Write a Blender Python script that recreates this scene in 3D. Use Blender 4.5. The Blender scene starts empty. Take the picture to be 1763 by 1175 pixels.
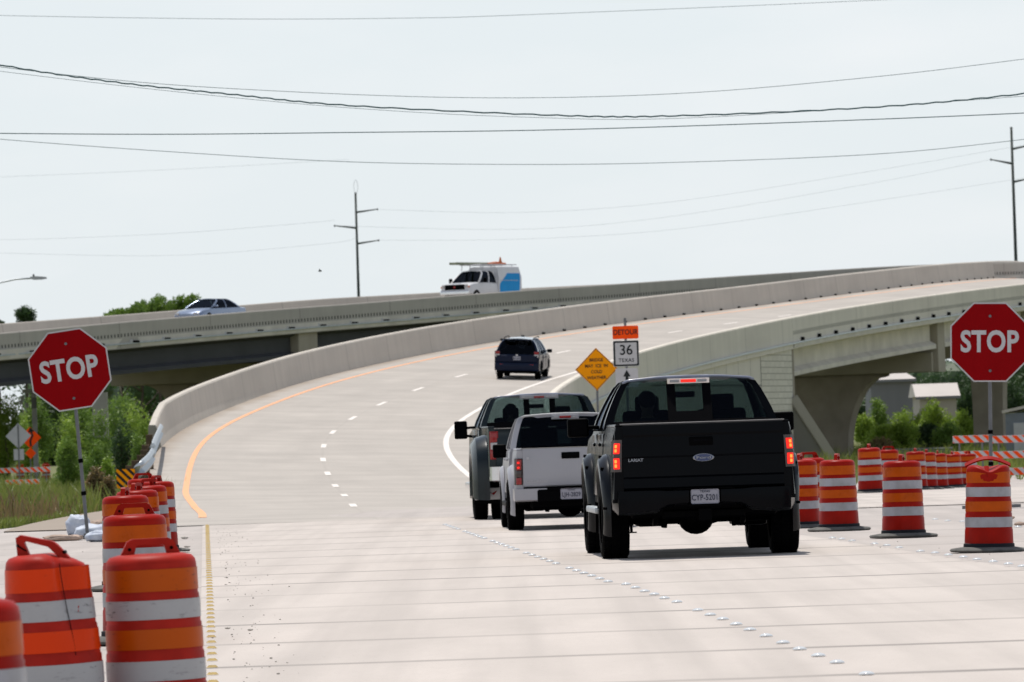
import bpy, bmesh, math, random
from math import sin, cos, pi, radians, atan2, sqrt, hypot
from mathutils import Vector, Matrix, noise
random.seed(7)
SC = bpy.context.scene
# ---------------------------------------------------------------- camera
F = 12000.0; HC = 1.45; ROLL = radians(1.9); PT = math.atan(152.5/F)
cam = bpy.data.cameras.new('camera'); camo = bpy.data.objects.new('camera', cam); SC.collection.objects.link(camo); SC.camera = camo
cam.sensor_width = 36; cam.lens = 36*F/1763; cam.clip_start = 1; cam.clip_end = 6000
fw = Vector((0, cos(PT), sin(PT))); up0 = Vector((0, -sin(PT), cos(PT))); rt0 = Vector((1, 0, 0))
# image content is turned anticlockwise by ROLL, so the camera's own axes turn clockwise
rt = rt0*cos(ROLL) - up0*sin(ROLL); up = up0*cos(ROLL) + rt0*sin(ROLL)
camo.matrix_world = Matrix(((rt.x, up.x, -fw.x, 0), (rt.y, up.y, -fw.y, 0), (rt.z, up.z, -fw.z, HC), (0, 0, 0, 1)))
cam.dof.use_dof = True; cam.dof.focus_distance = 62; cam.dof.aperture_fstop = 13
# ---------------------------------------------------------------- sky, sun, exposure
SUN_EL = radians(70); SUN_AZ = radians(-16)          # azimuth from +Y towards +X
wd = bpy.data.worlds.new("World"); SC.world = wd; wd.use_nodes = True
nt = wd.node_tree; bg = nt.nodes['Background']
sky = nt.nodes.new('ShaderNodeTexSky'); sky.sky_type = 'NISHITA'; sky.sun_disc = False
sky.sun_elevation = SUN_EL; sky.sun_rotation = SUN_AZ; sky.air_density = 1.0; sky.dust_density = 1.0; sky.ozone_density = 1.0; sky.altitude = 0
tc = nt.nodes.new('ShaderNodeTexCoord'); hs = nt.nodes.new('ShaderNodeHueSaturation'); hs.inputs['Saturation'].default_value = 0.8; hs.inputs['Value'].default_value = 0.55
nt.links.new(sky.outputs[0], hs.inputs['Color'])
mp = nt.nodes.new('ShaderNodeMapping'); mp.inputs['Scale'].default_value = (14, 14, 46)
cn = nt.nodes.new('ShaderNodeTexNoise'); cn.inputs['Scale'].default_value = 1.0; cn.inputs['Detail'].default_value = 6
cr = nt.nodes.new('ShaderNodeMapRange'); cr.inputs[1].default_value = .48; cr.inputs[2].default_value = .75; cr.inputs[3].default_value = 0; cr.inputs[4].default_value = .22
mx = nt.nodes.new('ShaderNodeMix'); mx.data_type = 'RGBA'; mx.inputs[7].default_value = (5.9, 5.65, 5.65, 1)
nt.links.new(tc.outputs['Generated'], mp.inputs[0]); nt.links.new(mp.outputs[0], cn.inputs[0]); nt.links.new(cn.outputs[0], cr.inputs[0])
nt.links.new(cr.outputs[0], mx.inputs[0]); hz = nt.nodes.new('ShaderNodeMix'); hz.data_type = 'RGBA'; hz.inputs[7].default_value = (4.50, 4.84, 5.05, 1)   # thin bright summer haze over the blue
sx = nt.nodes.new('ShaderNodeSeparateXYZ'); zr = nt.nodes.new('ShaderNodeMapRange'); zr.inputs[1].default_value = .06; zr.inputs[2].default_value = .55; zr.inputs[3].default_value = .88; zr.inputs[4].default_value = .12
nt.links.new(tc.outputs['Generated'], sx.inputs[0]); nt.links.new(sx.outputs[2], zr.inputs[0]); nt.links.new(zr.outputs[0], hz.inputs[0])   # the haze thins overhead
nt.links.new(hs.outputs[0], hz.inputs[6]); nt.links.new(hz.outputs[2], mx.inputs[6]); nt.links.new(mx.outputs[2], bg.inputs[0])
bg.inputs[1].default_value = 0.15
sl = bpy.data.lights.new('sun', 'SUN'); sl.energy = 3.25; sl.angle = radians(0.5); sl.color = (1, .95, .88)
so = bpy.data.objects.new('sun', sl); SC.collection.objects.link(so)
sd = Vector((sin(SUN_AZ)*cos(SUN_EL), cos(SUN_AZ)*cos(SUN_EL), sin(SUN_EL)))
so.rotation_euler = sd.to_track_quat('Z', 'Y').to_euler(); so.location = sd*200
SC.view_settings.view_transform = 'Standard'; SC.view_settings.look = 'None'; SC.view_settings.exposure = 0.30; SC.view_settings.gamma = 1
SC.cycles.max_bounces = 8; SC.cycles.transparent_max_bounces = 16

def W(px, py, fd):
    """world point seen at pixel (px,py) of the 1763x1175 photo at scale fd px per metre"""
    a, b = px-881.5, 587.5-py
    u = a*cos(ROLL)+b*sin(ROLL); v = -a*sin(ROLL)+b*cos(ROLL)
    k = 1.0/fd
    return Vector((0, 0, HC)) + rt0*(u*k) + up0*(v*k) + fw*(F*k)
def G(px, py, z=0.0):
    a = W(px, py, 100)-Vector((0, 0, HC)); t = (z-HC)/a.z
    return Vector((0, 0, HC))+a*t
def PX(P):
    d = Vector(P)-Vector((0, 0, HC)); w = d.dot(fw); return (881.5+F*d.dot(rt)/w, 587.5-F*d.dot(up)/w, F/w)
def sm(t): t = min(1, max(0, t)); return t*t*(3-2*t)

# ---------------------------------------------------------------- object helpers
COL = SC.collection
def link(o, parent=None):
    COL.objects.link(o)
    if parent is not None: o.parent = parent
    return o
def tag(o, label=None, cat=None, group=None, kind=None):
    if label: o['label'] = label
    if cat: o['category'] = cat
    if group: o['group'] = group
    if kind: o['kind'] = kind
    return o
def thing(name, label, cat, loc=(0, 0, 0), rz=0, group=None, tilt=(0, 0)):
    o = bpy.data.objects.new(name, None); o.location = loc; o.rotation_euler = (tilt[0], tilt[1], rz); o.empty_display_size = .3
    link(o); return tag(o, label, cat, group)
def copy_tree(o, parent=None):
    c = o.copy(); COL.objects.link(c); c.parent = parent
    for ch in list(o.children): copy_tree(ch, c)
    return c
class MB:
    def __init__(s): s.bm = bmesh.new(); s.uv = None
    def mat(s, c, rot=None):
        m = Matrix.Translation(Vector(c))
        return m @ rot if rot is not None else m
    def box(s, c, size, bev=0, rot=None, seg=1):
        m = s.mat(c, rot) @ Matrix.Diagonal((size[0], size[1], size[2], 1))
        r = bmesh.ops.create_cube(s.bm, size=1, matrix=m)
        if bev > 0:
            es = list({e for v in r['verts'] for e in v.link_edges})
            bmesh.ops.bevel(s.bm, geom=es, offset=bev, segments=seg, affect='EDGES', profile=.6)
        return s
    def b2(s, x0, x1, y0, y1, z0, z1, bev=0, seg=1):
        return s.box(((x0+x1)/2, (y0+y1)/2, (z0+z1)/2), (abs(x1-x0), abs(y1-y0), abs(z1-z0)), bev, None, seg)
    def cyl(s, a, b, r, r2=None, n=12, cap=True):
        a = Vector(a); b = Vector(b); r2 = r if r2 is None else r2
        d = (b-a); q = d.to_track_quat('Z', 'Y').to_matrix().to_4x4()
        bmesh.ops.create_cone(s.bm, cap_ends=cap, segments=n, radius1=r, radius2=r2, depth=d.length, matrix=Matrix.Translation((a+b)/2) @ q)
        return s
    def ring(s, pts): return [s.bm.verts.new(p) for p in pts]
    def loft(s, rings, closed=True, cap=True):
        R = [s.ring(r) for r in rings]
        n = len(R[0])
        for i in range(len(R)-1):
            for j in range(n if closed else n-1):
                k = (j+1) % n
                try: s.bm.faces.new((R[i][j], R[i][k], R[i+1][k], R[i+1][j]))
                except ValueError: pass
        if cap and closed:
            s.bm.faces.new(list(reversed(R[0]))); s.bm.faces.new(R[-1])
        return s
    def lathe(s, prof, n=32, c=(0, 0, 0), axis='Z', cap=True):
        rings = []
        for r, h in prof:
            p = []
            for i in range(n):
                a = 2*pi*i/n
                if axis == 'Z': p.append((c[0]+r*cos(a), c[1]+r*sin(a), c[2]+h))
                else: p.append((c[0]+h, c[1]+r*cos(a), c[2]+r*sin(a)))
            rings.append(p)
        return s.loft(rings, True, cap)
    def tube(s, pts, r, n=8, cap=True, rv=None):
        pts = [Vector(p) for p in pts]; rings = []
        for i, p in enumerate(pts):
            t = (pts[min(i+1, len(pts)-1)]-pts[max(i-1, 0)]).normalized()
            a = t.cross(Vector((0, 0, 1)))
            if a.length < .05: a = t.cross(Vector((1, 0, 0)))
            a.normalize(); b = a.cross(t)
            rr = rv[i] if rv else r
            rings.append([p+a*(rr*cos(2*pi*k/n))+b*(rr*sin(2*pi*k/n)) for k in range(n)])
        return s.loft(rings, True, cap)
    def prism(s, poly, vec, bev=0):
        v = Vector(vec); a = [Vector(p) for p in poly]
        f0 = s.ring(a); f1 = s.ring([p+v for p in a]); n = len(a); fs = []
        for i in range(n): fs.append(s.bm.faces.new((f0[i], f0[(i+1) % n], f1[(i+1) % n], f1[i])))
        fs.append(s.bm.faces.new(list(reversed(f0)))); fs.append(s.bm.faces.new(f1))
        if bev:
            es = list({e for f in fs[-2:] for e in f.edges}); bmesh.ops.bevel(s.bm, geom=es, offset=bev, segments=2, affect='EDGES')
        return s
    def poly(s, pts): s.bm.faces.new(s.ring(pts)); return s
    def sphere(s, c, r, sc=(1, 1, 1), n=16):
        bmesh.ops.create_uvsphere(s.bm, u_segments=n, v_segments=max(6, n//2+2), radius=r, matrix=Matrix.Translation(c) @ Matrix.Diagonal((sc[0], sc[1], sc[2], 1)))
        return s
    def build(s, name, m, parent=None, smooth=False, loc=None, auto=None, wn=True):
        bmesh.ops.recalc_face_normals(s.bm, faces=s.bm.faces[:]) if wn else None
        me = bpy.data.meshes.new(name); s.bm.to_mesh(me); s.bm.free()
        o = bpy.data.objects.new(name, me)
        if m is not None: me.materials.append(m)
        if smooth or auto:
            for p in me.polygons: p.use_smooth = True
            if auto:
                try: me.set_sharp_from_angle(angle=radians(auto))
                except Exception: pass
        if loc is not None: o.location = loc
        return link(o, parent)
def uvmesh(name, rows, m, parent=None, uvs=None, smooth=False):
    """grid surface from rows of points; uvs the same shape"""
    nr, nc = len(rows), len(rows[0]); vs = [tuple(p) for r in rows for p in r]; fs = []; 
    for i in range(nr-1):
        for j in range(nc-1): fs.append((i*nc+j, (i+1)*nc+j, (i+1)*nc+j+1, i*nc+j+1))
    me = bpy.data.meshes.new(name); me.from_pydata(vs, [], fs)
    if uvs:
        ul = me.uv_layers.new(name='UVMap'); fl = [u for r in uvs for u in r]
        for l in me.loops: ul.data[l.index].uv = fl[l.vertex_index]
    if smooth:
        for p in me.polygons: p.use_smooth = True
    me.materials.append(m); me.update(); o = bpy.data.objects.new(name, me); return link(o, parent)

# ---------------------------------------------------------------- materials
def lin(c): return tuple(((x/12.92) if x <= .04045 else ((x+.055)/1.055)**2.4) for x in c)
def mat(name, col, rough=.6, metal=0, var=.0, scale=3, coat=0, bump=0, emis=None, es=0, spec=.35, col2=None, det=5, coord='Object', stretch=(1, 1, 1), rvar=0):
    m = bpy.data.materials.new(name); m.use_nodes = True; t = m.node_tree; b = t.nodes['Principled BSDF']
    b.inputs['Base Color'].default_value = (*col, 1); b.inputs['Roughness'].default_value = rough; b.inputs['Metallic'].default_value = metal
    b.inputs['Coat Weight'].default_value = coat; b.inputs['Coat Roughness'].default_value = .06; b.inputs['Specular IOR Level'].default_value = spec
    if emis: b.inputs['Emission Color'].default_value = (*emis, 1); b.inputs['Emission Strength'].default_value = es
    if var or col2 or bump or rvar:
        tcn = t.nodes.new('ShaderNodeTexCoord'); mpn = t.nodes.new('ShaderNodeMapping'); mpn.inputs['Scale'].default_value = stretch
        n = t.nodes.new('ShaderNodeTexNoise'); n.inputs['Scale'].default_value = scale; n.inputs['Detail'].default_value = det
        t.links.new(tcn.outputs[coord], mpn.inputs[0]); t.links.new(mpn.outputs[0], n.inputs['Vector'])
        if var or col2:
            r = t.nodes.new('ShaderNodeMix'); r.data_type = 'RGBA'
            c2 = col2 if col2 else tuple(x*(1+var) for x in col); c1 = col if col2 else tuple(x*(1-var) for x in col)
            r.inputs[6].default_value = (*c1, 1); r.inputs[7].default_value = (*c2, 1)
            mr = t.nodes.new('ShaderNodeMapRange'); mr.inputs[1].default_value = .32; mr.inputs[2].default_value = .68
            t.links.new(n.outputs[0], mr.inputs[0]); t.links.new(mr.outputs[0], r.inputs[0]); t.links.new(r.outputs[2], b.inputs['Base Color'])
        if rvar:
            mr2 = t.nodes.new('ShaderNodeMapRange'); mr2.inputs[1].default_value = .3; mr2.inputs[2].default_value = .7; mr2.inputs[3].default_value = max(0, rough-rvar); mr2.inputs[4].default_value = rough+rvar
            t.links.new(n.outputs[0], mr2.inputs[0]); t.links.new(mr2.outputs[0], b.inputs['Roughness'])
        if bump:
            bp = t.nodes.new('ShaderNodeBump'); bp.inputs['Strength'].default_value = bump; bp.inputs['Distance'].default_value = .02
            t.links.new(n.outputs[0], bp.inputs['Height']); t.links.new(bp.outputs[0], b.inputs['Normal'])
    return m
class NG:
    """tiny node helper"""
    def __init__(s, name, rough=.8):
        s.m = bpy.data.materials.new(name); s.m.use_nodes = True; s.t = s.m.node_tree; s.b = s.t.nodes['Principled BSDF']; s.b.inputs['Roughness'].default_value = rough
        s.tc = s.t.nodes.new('ShaderNodeTexCoord')
    def n(s, ty, ins={}, **props):
        x = s.t.nodes.new(ty)
        for k, v in props.items(): setattr(x, k, v)
        for k, v in ins.items():
            if hasattr(v, 'is_output'): s.t.links.new(v, x.inputs[k])
            else: x.inputs[k].default_value = v
        return x
    def map(s, coord, sc=(1, 1, 1), loc=(0, 0, 0)): return s.n('ShaderNodeMapping', {0: s.tc.outputs[coord], 'Scale': sc, 'Location': loc}).outputs[0]
    def noise(s, vec, scale, det=5, rough=.5): return s.n('ShaderNodeTexNoise', {'Vector': vec, 'Scale': scale, 'Detail': det, 'Roughness': rough}).outputs[0]
    def rng(s, v, a, b, c=0, d=1): return s.n('ShaderNodeMapRange', {0: v, 1: a, 2: b, 3: c, 4: d}).outputs[0]
    def mix(s, f, a, b, mode='MIX'):
        x = s.t.nodes.new('ShaderNodeMix'); x.data_type = 'RGBA'; x.blend_type = mode
        for i, v in ((0, f), (6, a), (7, b)):
            if hasattr(v, 'is_output'): s.t.links.new(v, x.inputs[i])
            else: x.inputs[i].default_value = v if i == 0 else (*v, 1)
        return x.outputs[2]
    def math(s, op, a, b=0.0, c=0.0):
        x = s.t.nodes.new('ShaderNodeMath'); x.operation = op
        for i, v in ((0, a), (1, b), (2, c)):
            if hasattr(v, 'is_output'): s.t.links.new(v, x.inputs[i])
            else: x.inputs[i].default_value = v
        return x.outputs[0]
    def sep(s, v): return s.n('ShaderNodeSeparateXYZ', {0: v}).outputs
    def out(s, col, bump=None, bs=.3, bd=.02, rough=None):
        s.t.links.new(col, s.b.inputs['Base Color'])
        if bump is not None:
            bp = s.n('ShaderNodeBump', {'Strength': bs, 'Distance': bd, 'Height': bump}); s.t.links.new(bp.outputs[0], s.b.inputs['Normal'])
        if rough is not None: s.t.links.new(rough, s.b.inputs['Roughness'])
        return s.m
    def line(s, v, period, width, off=0.0):
        """1 inside thin lines every `period` along v"""
        a = s.math('ADD', v, off); a = s.math('DIVIDE', a, period); a = s.math('FRACT', a); a = s.math('SUBTRACT', a, .5); a = s.math('ABSOLUTE', a)
        return s.rng(a, .5-width/period, .5-width/period*.4)

def concrete_road(name, base, jp, jang, fine=1.0, lines=1.0, gr=.32):
    g = NG(name, .85); o = g.tc.outputs['Object']
    n1 = g.noise(g.map('Object', (1, .18, 1)), .9, 6, .6); n2 = g.noise(o, 9, 6, .7); n3 = g.noise(g.map('Object', (1, 1, 1)), 60, 3, .6)
    c = g.mix(g.rng(n1, .35, .7), tuple(x*.86 for x in base), tuple(x*1.06 for x in base))
    c = g.mix(g.rng(n2, .35, .75), c, tuple(x*.93 for x in base))
    c = g.mix(g.math('MULTIPLY', g.rng(n3, .62, .75), gr*3), c, tuple(x*.55 for x in base))
    s_ = g.sep(o); wob = g.math('MULTIPLY', g.math('SUBTRACT', g.noise(g.map('Object', (.5, .5, .5)), 1.3, 4), .5), .35)
    v = g.math('ADD', g.math('MULTIPLY', s_[1], cos(jang)), g.math('MULTIPLY', s_[0], sin(jang)))
    v = g.math('ADD', v, wob)
    ln = g.line(v, jp, .21)
    fade = g.rng(g.noise(g.map('Object', (.35, .3, 1)), 1.0, 3), .35, .6, .25, 1)
    c = g.mix(g.math('MULTIPLY', g.math('MULTIPLY', ln, fade), .95*lines), c, tuple(x*.42 for x in base))
    # tyre polish / faint longitudinal streaks
    st = g.noise(g.map('Object', (2.2, .03, 1)), 1.0, 3)
    c = g.mix(g.math('MULTIPLY', g.rng(st, .42, .66), .34), c, tuple(x*.6 for x in base))
    return g.out(c, n3, .25, .01)
M = {}
M['near_road'] = concrete_road('near_concrete', (.53, .475, .433), 4.9, radians(-1.5))
M['shoulder'] = concrete_road('gritty_shoulder', (.45, .405, .375), 4.9, radians(-1.5), lines=.5, gr=.45)
def ramp_mat():
    g = NG('ramp_concrete', .85); uv = g.tc.outputs['UV']; s_ = g.sep(uv)
    n1 = g.noise(g.map('UV', (.05, .7, 1)), 1.0, 5); n2 = g.noise(g.map('UV', (.35, .35, 1)), 1.0, 5, .6); n3 = g.noise(uv, 12, 4)
    base = (.42, .382, .342)
    c = g.mix(g.rng(n2, .35, .7), tuple(x*.88 for x in base), tuple(x*1.07 for x in base))
    c = g.mix(g.math('MULTIPLY', g.rng(n1, .45, .7), .3), c, tuple(x*.72 for x in base))
    c = g.mix(g.math('MULTIPLY', g.rng(n3, .4, .7), .12), c, (.2, .18, .16))
    ln = g.line(s_[0], 4.6, .13, .4); ln2 = g.line(s_[1], 3.66, .05, 0)
    c = g.mix(g.math('MULTIPLY', ln, .3), c, (.2, .18, .16)); c = g.mix(g.math('MULTIPLY', ln2, .10), c, (.2, .18, .16))
    # dirt gathered along the foot of the left parapet
    dirt = g.rng(g.math('ADD', s_[1], g.math('MULTIPLY', g.noise(g.map('UV', (.3, .3, 1)), 1, 4), .9)), -4.35, -3.75, 1, 0)
    c = g.mix(g.math('MULTIPLY', dirt, .8), c, (.25, .195, .145))
    return g.out(c, n3, .2, .01)
M['ramp'] = ramp_mat()
def par_mat(name, base, slots=False, joint=9.0):
    g = NG(name, .9); uv = g.tc.outputs['UV']; s_ = g.sep(uv)
    n1 = g.noise(g.map('UV', (1.2, .15, 1)), 1.0, 5, .6); n2 = g.noise(g.map('UV', (.12, .6, 1)), 1.0, 4)
    c = g.mix(g.rng(n1, .35, .7), tuple(x*.94 for x in base), tuple(x*1.05 for x in base))
    c = g.mix(g.math('MULTIPLY', g.rng(n2, .45, .7), .42), c, tuple(x*.72 for x in base))
    ln = g.line(s_[0], joint, .045); c = g.mix(g.math('MULTIPLY', ln, .6), c, tuple(x*.35 for x in base))
    st = g.noise(g.map('UV', (3.0, .05, 1)), 1.0, 3); c = g.mix(g.math('MULTIPLY', g.rng(st, .56, .72), .12), c, tuple(x*.5 for x in base))
    if slots:
        a = g.math('ABSOLUTE', g.math('SUBTRACT', g.math('FRACT', g.math('DIVIDE', s_[0], slots)), .5)); a = g.rng(a, .2, .24, 1, 0)
        b = g.math('ABSOLUTE', g.math('SUBTRACT', s_[1], (.12 if slots > .25 else .38))); b = g.rng(b, .075, .095, 1, 0)
        c = g.mix(g.math('MULTIPLY', g.math('MULTIPLY', a, b), .85), c, (.03, .035, .035))  # slots are flat; the shade inside them is put into the colour
    return g.out(c, n1, .2, .02)
M['par_l'] = par_mat('parapet_concrete', (.52, .475, .415)); M['par_b'] = par_mat('overpass_parapet_concrete', (.42, .39, .35), slots=.30)
M['par_r'] = par_mat('ramp_parapet_concrete', (.65, .60, .52)); M['par_rs'] = par_mat('ramp_bridge_parapet_concrete', (.65, .60, .52), slots=.19)
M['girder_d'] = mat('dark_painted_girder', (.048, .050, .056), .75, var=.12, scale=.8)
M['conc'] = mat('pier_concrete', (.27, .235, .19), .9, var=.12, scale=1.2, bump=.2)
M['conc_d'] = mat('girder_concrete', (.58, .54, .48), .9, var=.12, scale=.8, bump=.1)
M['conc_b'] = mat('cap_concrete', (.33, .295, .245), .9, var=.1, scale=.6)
def wall_mat():
    g = NG('panel_wall', .9); uv = g.tc.outputs['UV']; s_ = g.sep(uv)
    base = (.64, .595, .52)
    br = g.n('ShaderNodeTexBrick', {'Vector': uv, 'Scale': 1.0, 'Color1': (*base, 1), 'Color2': (*[x*.9 for x in base], 1), 'Mortar': (.16, .15, .13, 1), 'Mortar Size': .035, 'Brick Width': 3.0, 'Row Height': 1.5, 'Mortar Smooth': .3}, offset=.5, squash=1)
    n1 = g.noise(g.map('UV', (.6, .25, 1)), 1.0, 5); c = g.mix(g.math('MULTIPLY', g.rng(n1, .4, .7), .3), br.outputs[0], tuple(x*.7 for x in base))
    return g.out(c, br.outputs[1], -.3, .02)
M['wall'] = wall_mat()
def course_mat():
    g = NG('coursed_block', .9); uv = g.tc.outputs['UV']; base = (.64, .60, .52)
    br = g.n('ShaderNodeTexBrick', {'Vector': uv, 'Scale': 1.0, 'Color1': (*base, 1), 'Color2': (*[x*.9 for x in base], 1), 'Mortar': (.20, .18, .14, 1), 'Mortar Size': .018, 'Brick Width': 1.15, 'Row Height': .27, 'Mortar Smooth': .4}, offset=.5)
    n1 = g.noise(g.map('UV', (.8, 2.5, 1)), 1.0, 5); c = g.mix(g.math('MULTIPLY', g.rng(n1, .4, .7), .35), br.outputs[0], tuple(x*.72 for x in base))
    return g.out(c, br.outputs[1], -.4, .03)
M['course'] = course_mat()
def ground_mat():
    g = NG('grassland', .95); o = g.tc.outputs['Object']
    n1 = g.noise(o, .08, 6, .6); n2 = g.noise(o, 1.5, 6, .7)
    c = g.mix(g.rng(n1, .35, .65), (.085, .12, .025), (.15, .145, .05)); c = g.mix(g.math('MULTIPLY', g.rng(n2, .4, .7), .6), c, (.13, .12, .05))
    return g.out(c, n2, .5, .1)
M['ground'] = ground_mat()
M['orange_line'] = mat('orange_paint', (.78, .38, .19), .7, var=.12, scale=6); M['white_line'] = mat('white_paint', (.74, .69, .64), .7, var=.1, scale=5)
M['drum'] = mat('drum_plastic', (.30, .009, .004), .4, spec=.07, var=.14, scale=4, rvar=.1, bump=.04)
M['drum_o'] = mat('drum_orange_sheet', (.46, .072, .003), .35, spec=.1, var=.1, scale=9, rvar=.12); M['drum_w'] = mat('drum_white_sheet', (.36, .36, .40), .35, col2=(.27, .27, .28), scale=7, rvar=.1)
def dirty(name, base, dirt, thr=.57, scale=11, rough=.35, st=(1, 1, 3.5)):
    g = NG(name, rough); o = g.map('Object', st)
    n1 = g.noise(o, scale, 7, .75); n2 = g.noise(g.tc.outputs['Object'], 3, 4)
    k = g.math('MULTIPLY', g.rng(n1, thr, thr+.05), g.rng(n2, .42, .6))
    c = g.mix(k, base, dirt); c = g.mix(g.math('MULTIPLY', g.rng(n2, .3, .8), .3), c, tuple(x*.7 for x in base))
    g.b.inputs['Specular IOR Level'].default_value = .12
    return g.out(c)
M['drum_w2'] = dirty('scuffed_white_sheet', (.40, .40, .41), (.04, .03, .03)); M['drum_o2'] = dirty('scuffed_orange_sheet', (.46, .075, .003), (.08, .02, .01), .585)
M['drum_o3'] = dirty('bright_orange_sheet', (.70, .045, .003), (.15, .04, .02), .60)
M['drum2'] = mat('worn_drum_plastic', (.36, .018, .010), .5, spec=.1, var=.18, scale=6, bump=.06)
M['rubber'] = mat('rubber', (.006, .007, .013), .75, var=.2, scale=5)
M['rubber_dusty'] = mat('dusty_rubber', (.11, .108, .10), .85, var=.3, scale=8)
M['tyre'] = mat('tyre', (.002, .002, .0024), .8, spec=.03, var=.2, scale=12, bump=.2)
M['black_paint'] = mat('black_paint', (.0018, .0023, .0036), .2, coat=.0, spec=.065, var=.15, scale=2, rvar=.06)
M['black_gloss'] = mat('black_gloss_paint', (.004, .004, .006), .12, coat=.6, spec=.5, var=.1, scale=2); M['lip'] = mat('roof_edge_sheen', (.26, .28, .36), .2, coat=.5, var=.06, scale=6); M['cap_glint'] = mat('glint_rail_cap', (.16, .15, .15), .4, spec=.5, var=.1, scale=5)  # pale roof edge and cap colours stand in for sun and sky highlights
M['flare'] = mat('black_flare', (.002, .003, .005), .22, spec=.26, var=.1, scale=5); M['trim'] = mat('black_trim', (.001, .001, .0014), .5, spec=.03, var=.1, scale=5)
M['fleet_white'] = mat('fleet_white_paint', (.58, .58, .60), .3, coat=.3, var=.03, scale=2); M['white_paint'] = mat('white_car_paint', (.33, .33, .36), .3, coat=.15, var=.03, scale=2); M['grey_paint'] = mat('grey_blue_paint', (.006, .012, .016), .2, coat=.1, spec=.3, var=.1, scale=2)
M['suv_paint'] = mat('dark_blue_paint', (.006, .011, .030), .25, coat=.04, spec=.12, var=.1, scale=2); M['silver_blue'] = mat('silver_blue_paint', (.20, .25, .36), .25, coat=.8, metal=.5, var=.05, scale=2)
M['badge'] = mat('badge_chrome', (.22, .23, .26), .25, metal=1, var=.05, scale=9); M['chrome'] = mat('chrome', (.7, .7, .72), .15, metal=1, var=.05, scale=4); M['steel'] = mat('galvanised_steel', (.42, .45, .47), .45, metal=.7, var=.12, scale=7)
M['post'] = mat('sign_post_steel', (.15, .155, .165), .6, metal=.2, var=.12, scale=6); M['signback'] = mat('sign_back_aluminium', (.42, .42, .45), .5, metal=.3, var=.06, scale=4)
M['stop_red'] = mat('stop_red', (.25, .002, .004), .5, spec=.04, var=.05, scale=2.5); M['sign_white'] = mat('sign_white', (.50, .49, .50), .45, var=.05, scale=5)
M['sign_orange'] = mat('sign_orange', (.85, .075, .008), .5, spec=.1, var=.05, scale=5); M['sign_yellow'] = mat('sign_yellow', (.95, .33, .003), .5, spec=.08, var=.04, scale=5); M['sign_black'] = mat('sign_black', (.006, .009, .010), .6, var=.1, scale=9)
M['sign_fl'] = mat('fluorescent_orange', (1.0, .085, .008), .5, spec=.05, var=.04, scale=5)
M['wood'] = mat('weathered_wood', (.11, .075, .045), .9, var=.4, scale=3, stretch=(6, 6, 1), bump=.3)
M['pole'] = mat('dark_pole', (.045, .055, .05), .8, var=.2, scale=3); M['wire'] = mat('wire', (.04, .09, .10), .7, var=.1, scale=2)
M['int'] = mat('dark_interior', (.003, .003, .004), .8, spec=.03, var=.1, scale=6); M['plate'] = mat('plate_white', (.30, .30, .35), .5, var=.05, scale=12); M['plate_ink'] = mat('plate_ink', (.03, .035, .06), .5, var=.1, scale=9)
M['brake'] = mat('lit_brake_lamp', (.6, .01, .01), .3, emis=(1, .02, .008), es=.75, var=.1, scale=20)
M['brake_hot'] = mat('lit_brake_bulb', (1, .2, .05), .3, emis=(1, .16, .02), es=1.8, var=.05, scale=30)
M['lens'] = mat('red_lens', (.26, .006, .008), .18, coat=.5, var=.1, scale=20); M['lens_w'] = mat('clear_lens', (.42, .40, .40), .2, coat=.5, var=.1, scale=30); M['lens_d'] = mat('smoked_lens', (.035, .02, .02), .15, coat=.6, var=.1, scale=30)
M['blue_em'] = mat('blue_emblem', (.02, .035, .12), .3, coat=.5, var=.05, scale=20); M['skin'] = mat('skin', (.35, .2, .14), .6, var=.05, scale=9); M['cloth'] = mat('dark_cloth', (.03, .032, .05), .9, var=.2, scale=9)
M['hair'] = mat('hair', (.02, .014, .01), .8, var=.2, scale=20); M['bag'] = mat('woven_sandbag', (.55, .60, .68), .55, col2=(.38, .42, .52), scale=5, bump=.5)
M['bag2'] = mat('tan_sandbag', (.40, .30, .24), .8, var=.2, scale=7, bump=.5); M['swoosh'] = mat('sky_blue_livery', (.014, .27, .62), .5, spec=.08, var=.04, scale=2)
M['ladder'] = mat('ladder_fibreglass', (.23, .25, .17), .6, var=.2, scale=5); M['rust'] = mat('orange_gear', (.55, .16, .06), .7, var=.2, scale=9)
M['btn_w'] = mat('ceramic_white', (.66, .68, .69), .12, coat=1, var=.04, scale=30); M['btn_y'] = mat('glint_yellow', (.78, .56, .22), .12, coat=1, var=.06, scale=30)  # yellow made paler to carry the sun glint on the markers
M['roofw'] = mat('pale_metal_roof', (.50, .46, .43), .6, var=.05, scale=.5); M['bldg'] = mat('grey_siding', (.20, .20, .22), .8, var=.08, scale=.6, stretch=(1, 1, .1)); M['bldg2'] = mat('cream_siding', (.42, .38, .35), .8, var=.08, scale=.6)
M['bark'] = mat('bark', (.07, .055, .04), .95, var=.3, scale=6, stretch=(4, 4, 1), bump=.6)
M['stone'] = mat('loose_stone', (.40, .37, .33), .9, var=.5, scale=30)
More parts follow.
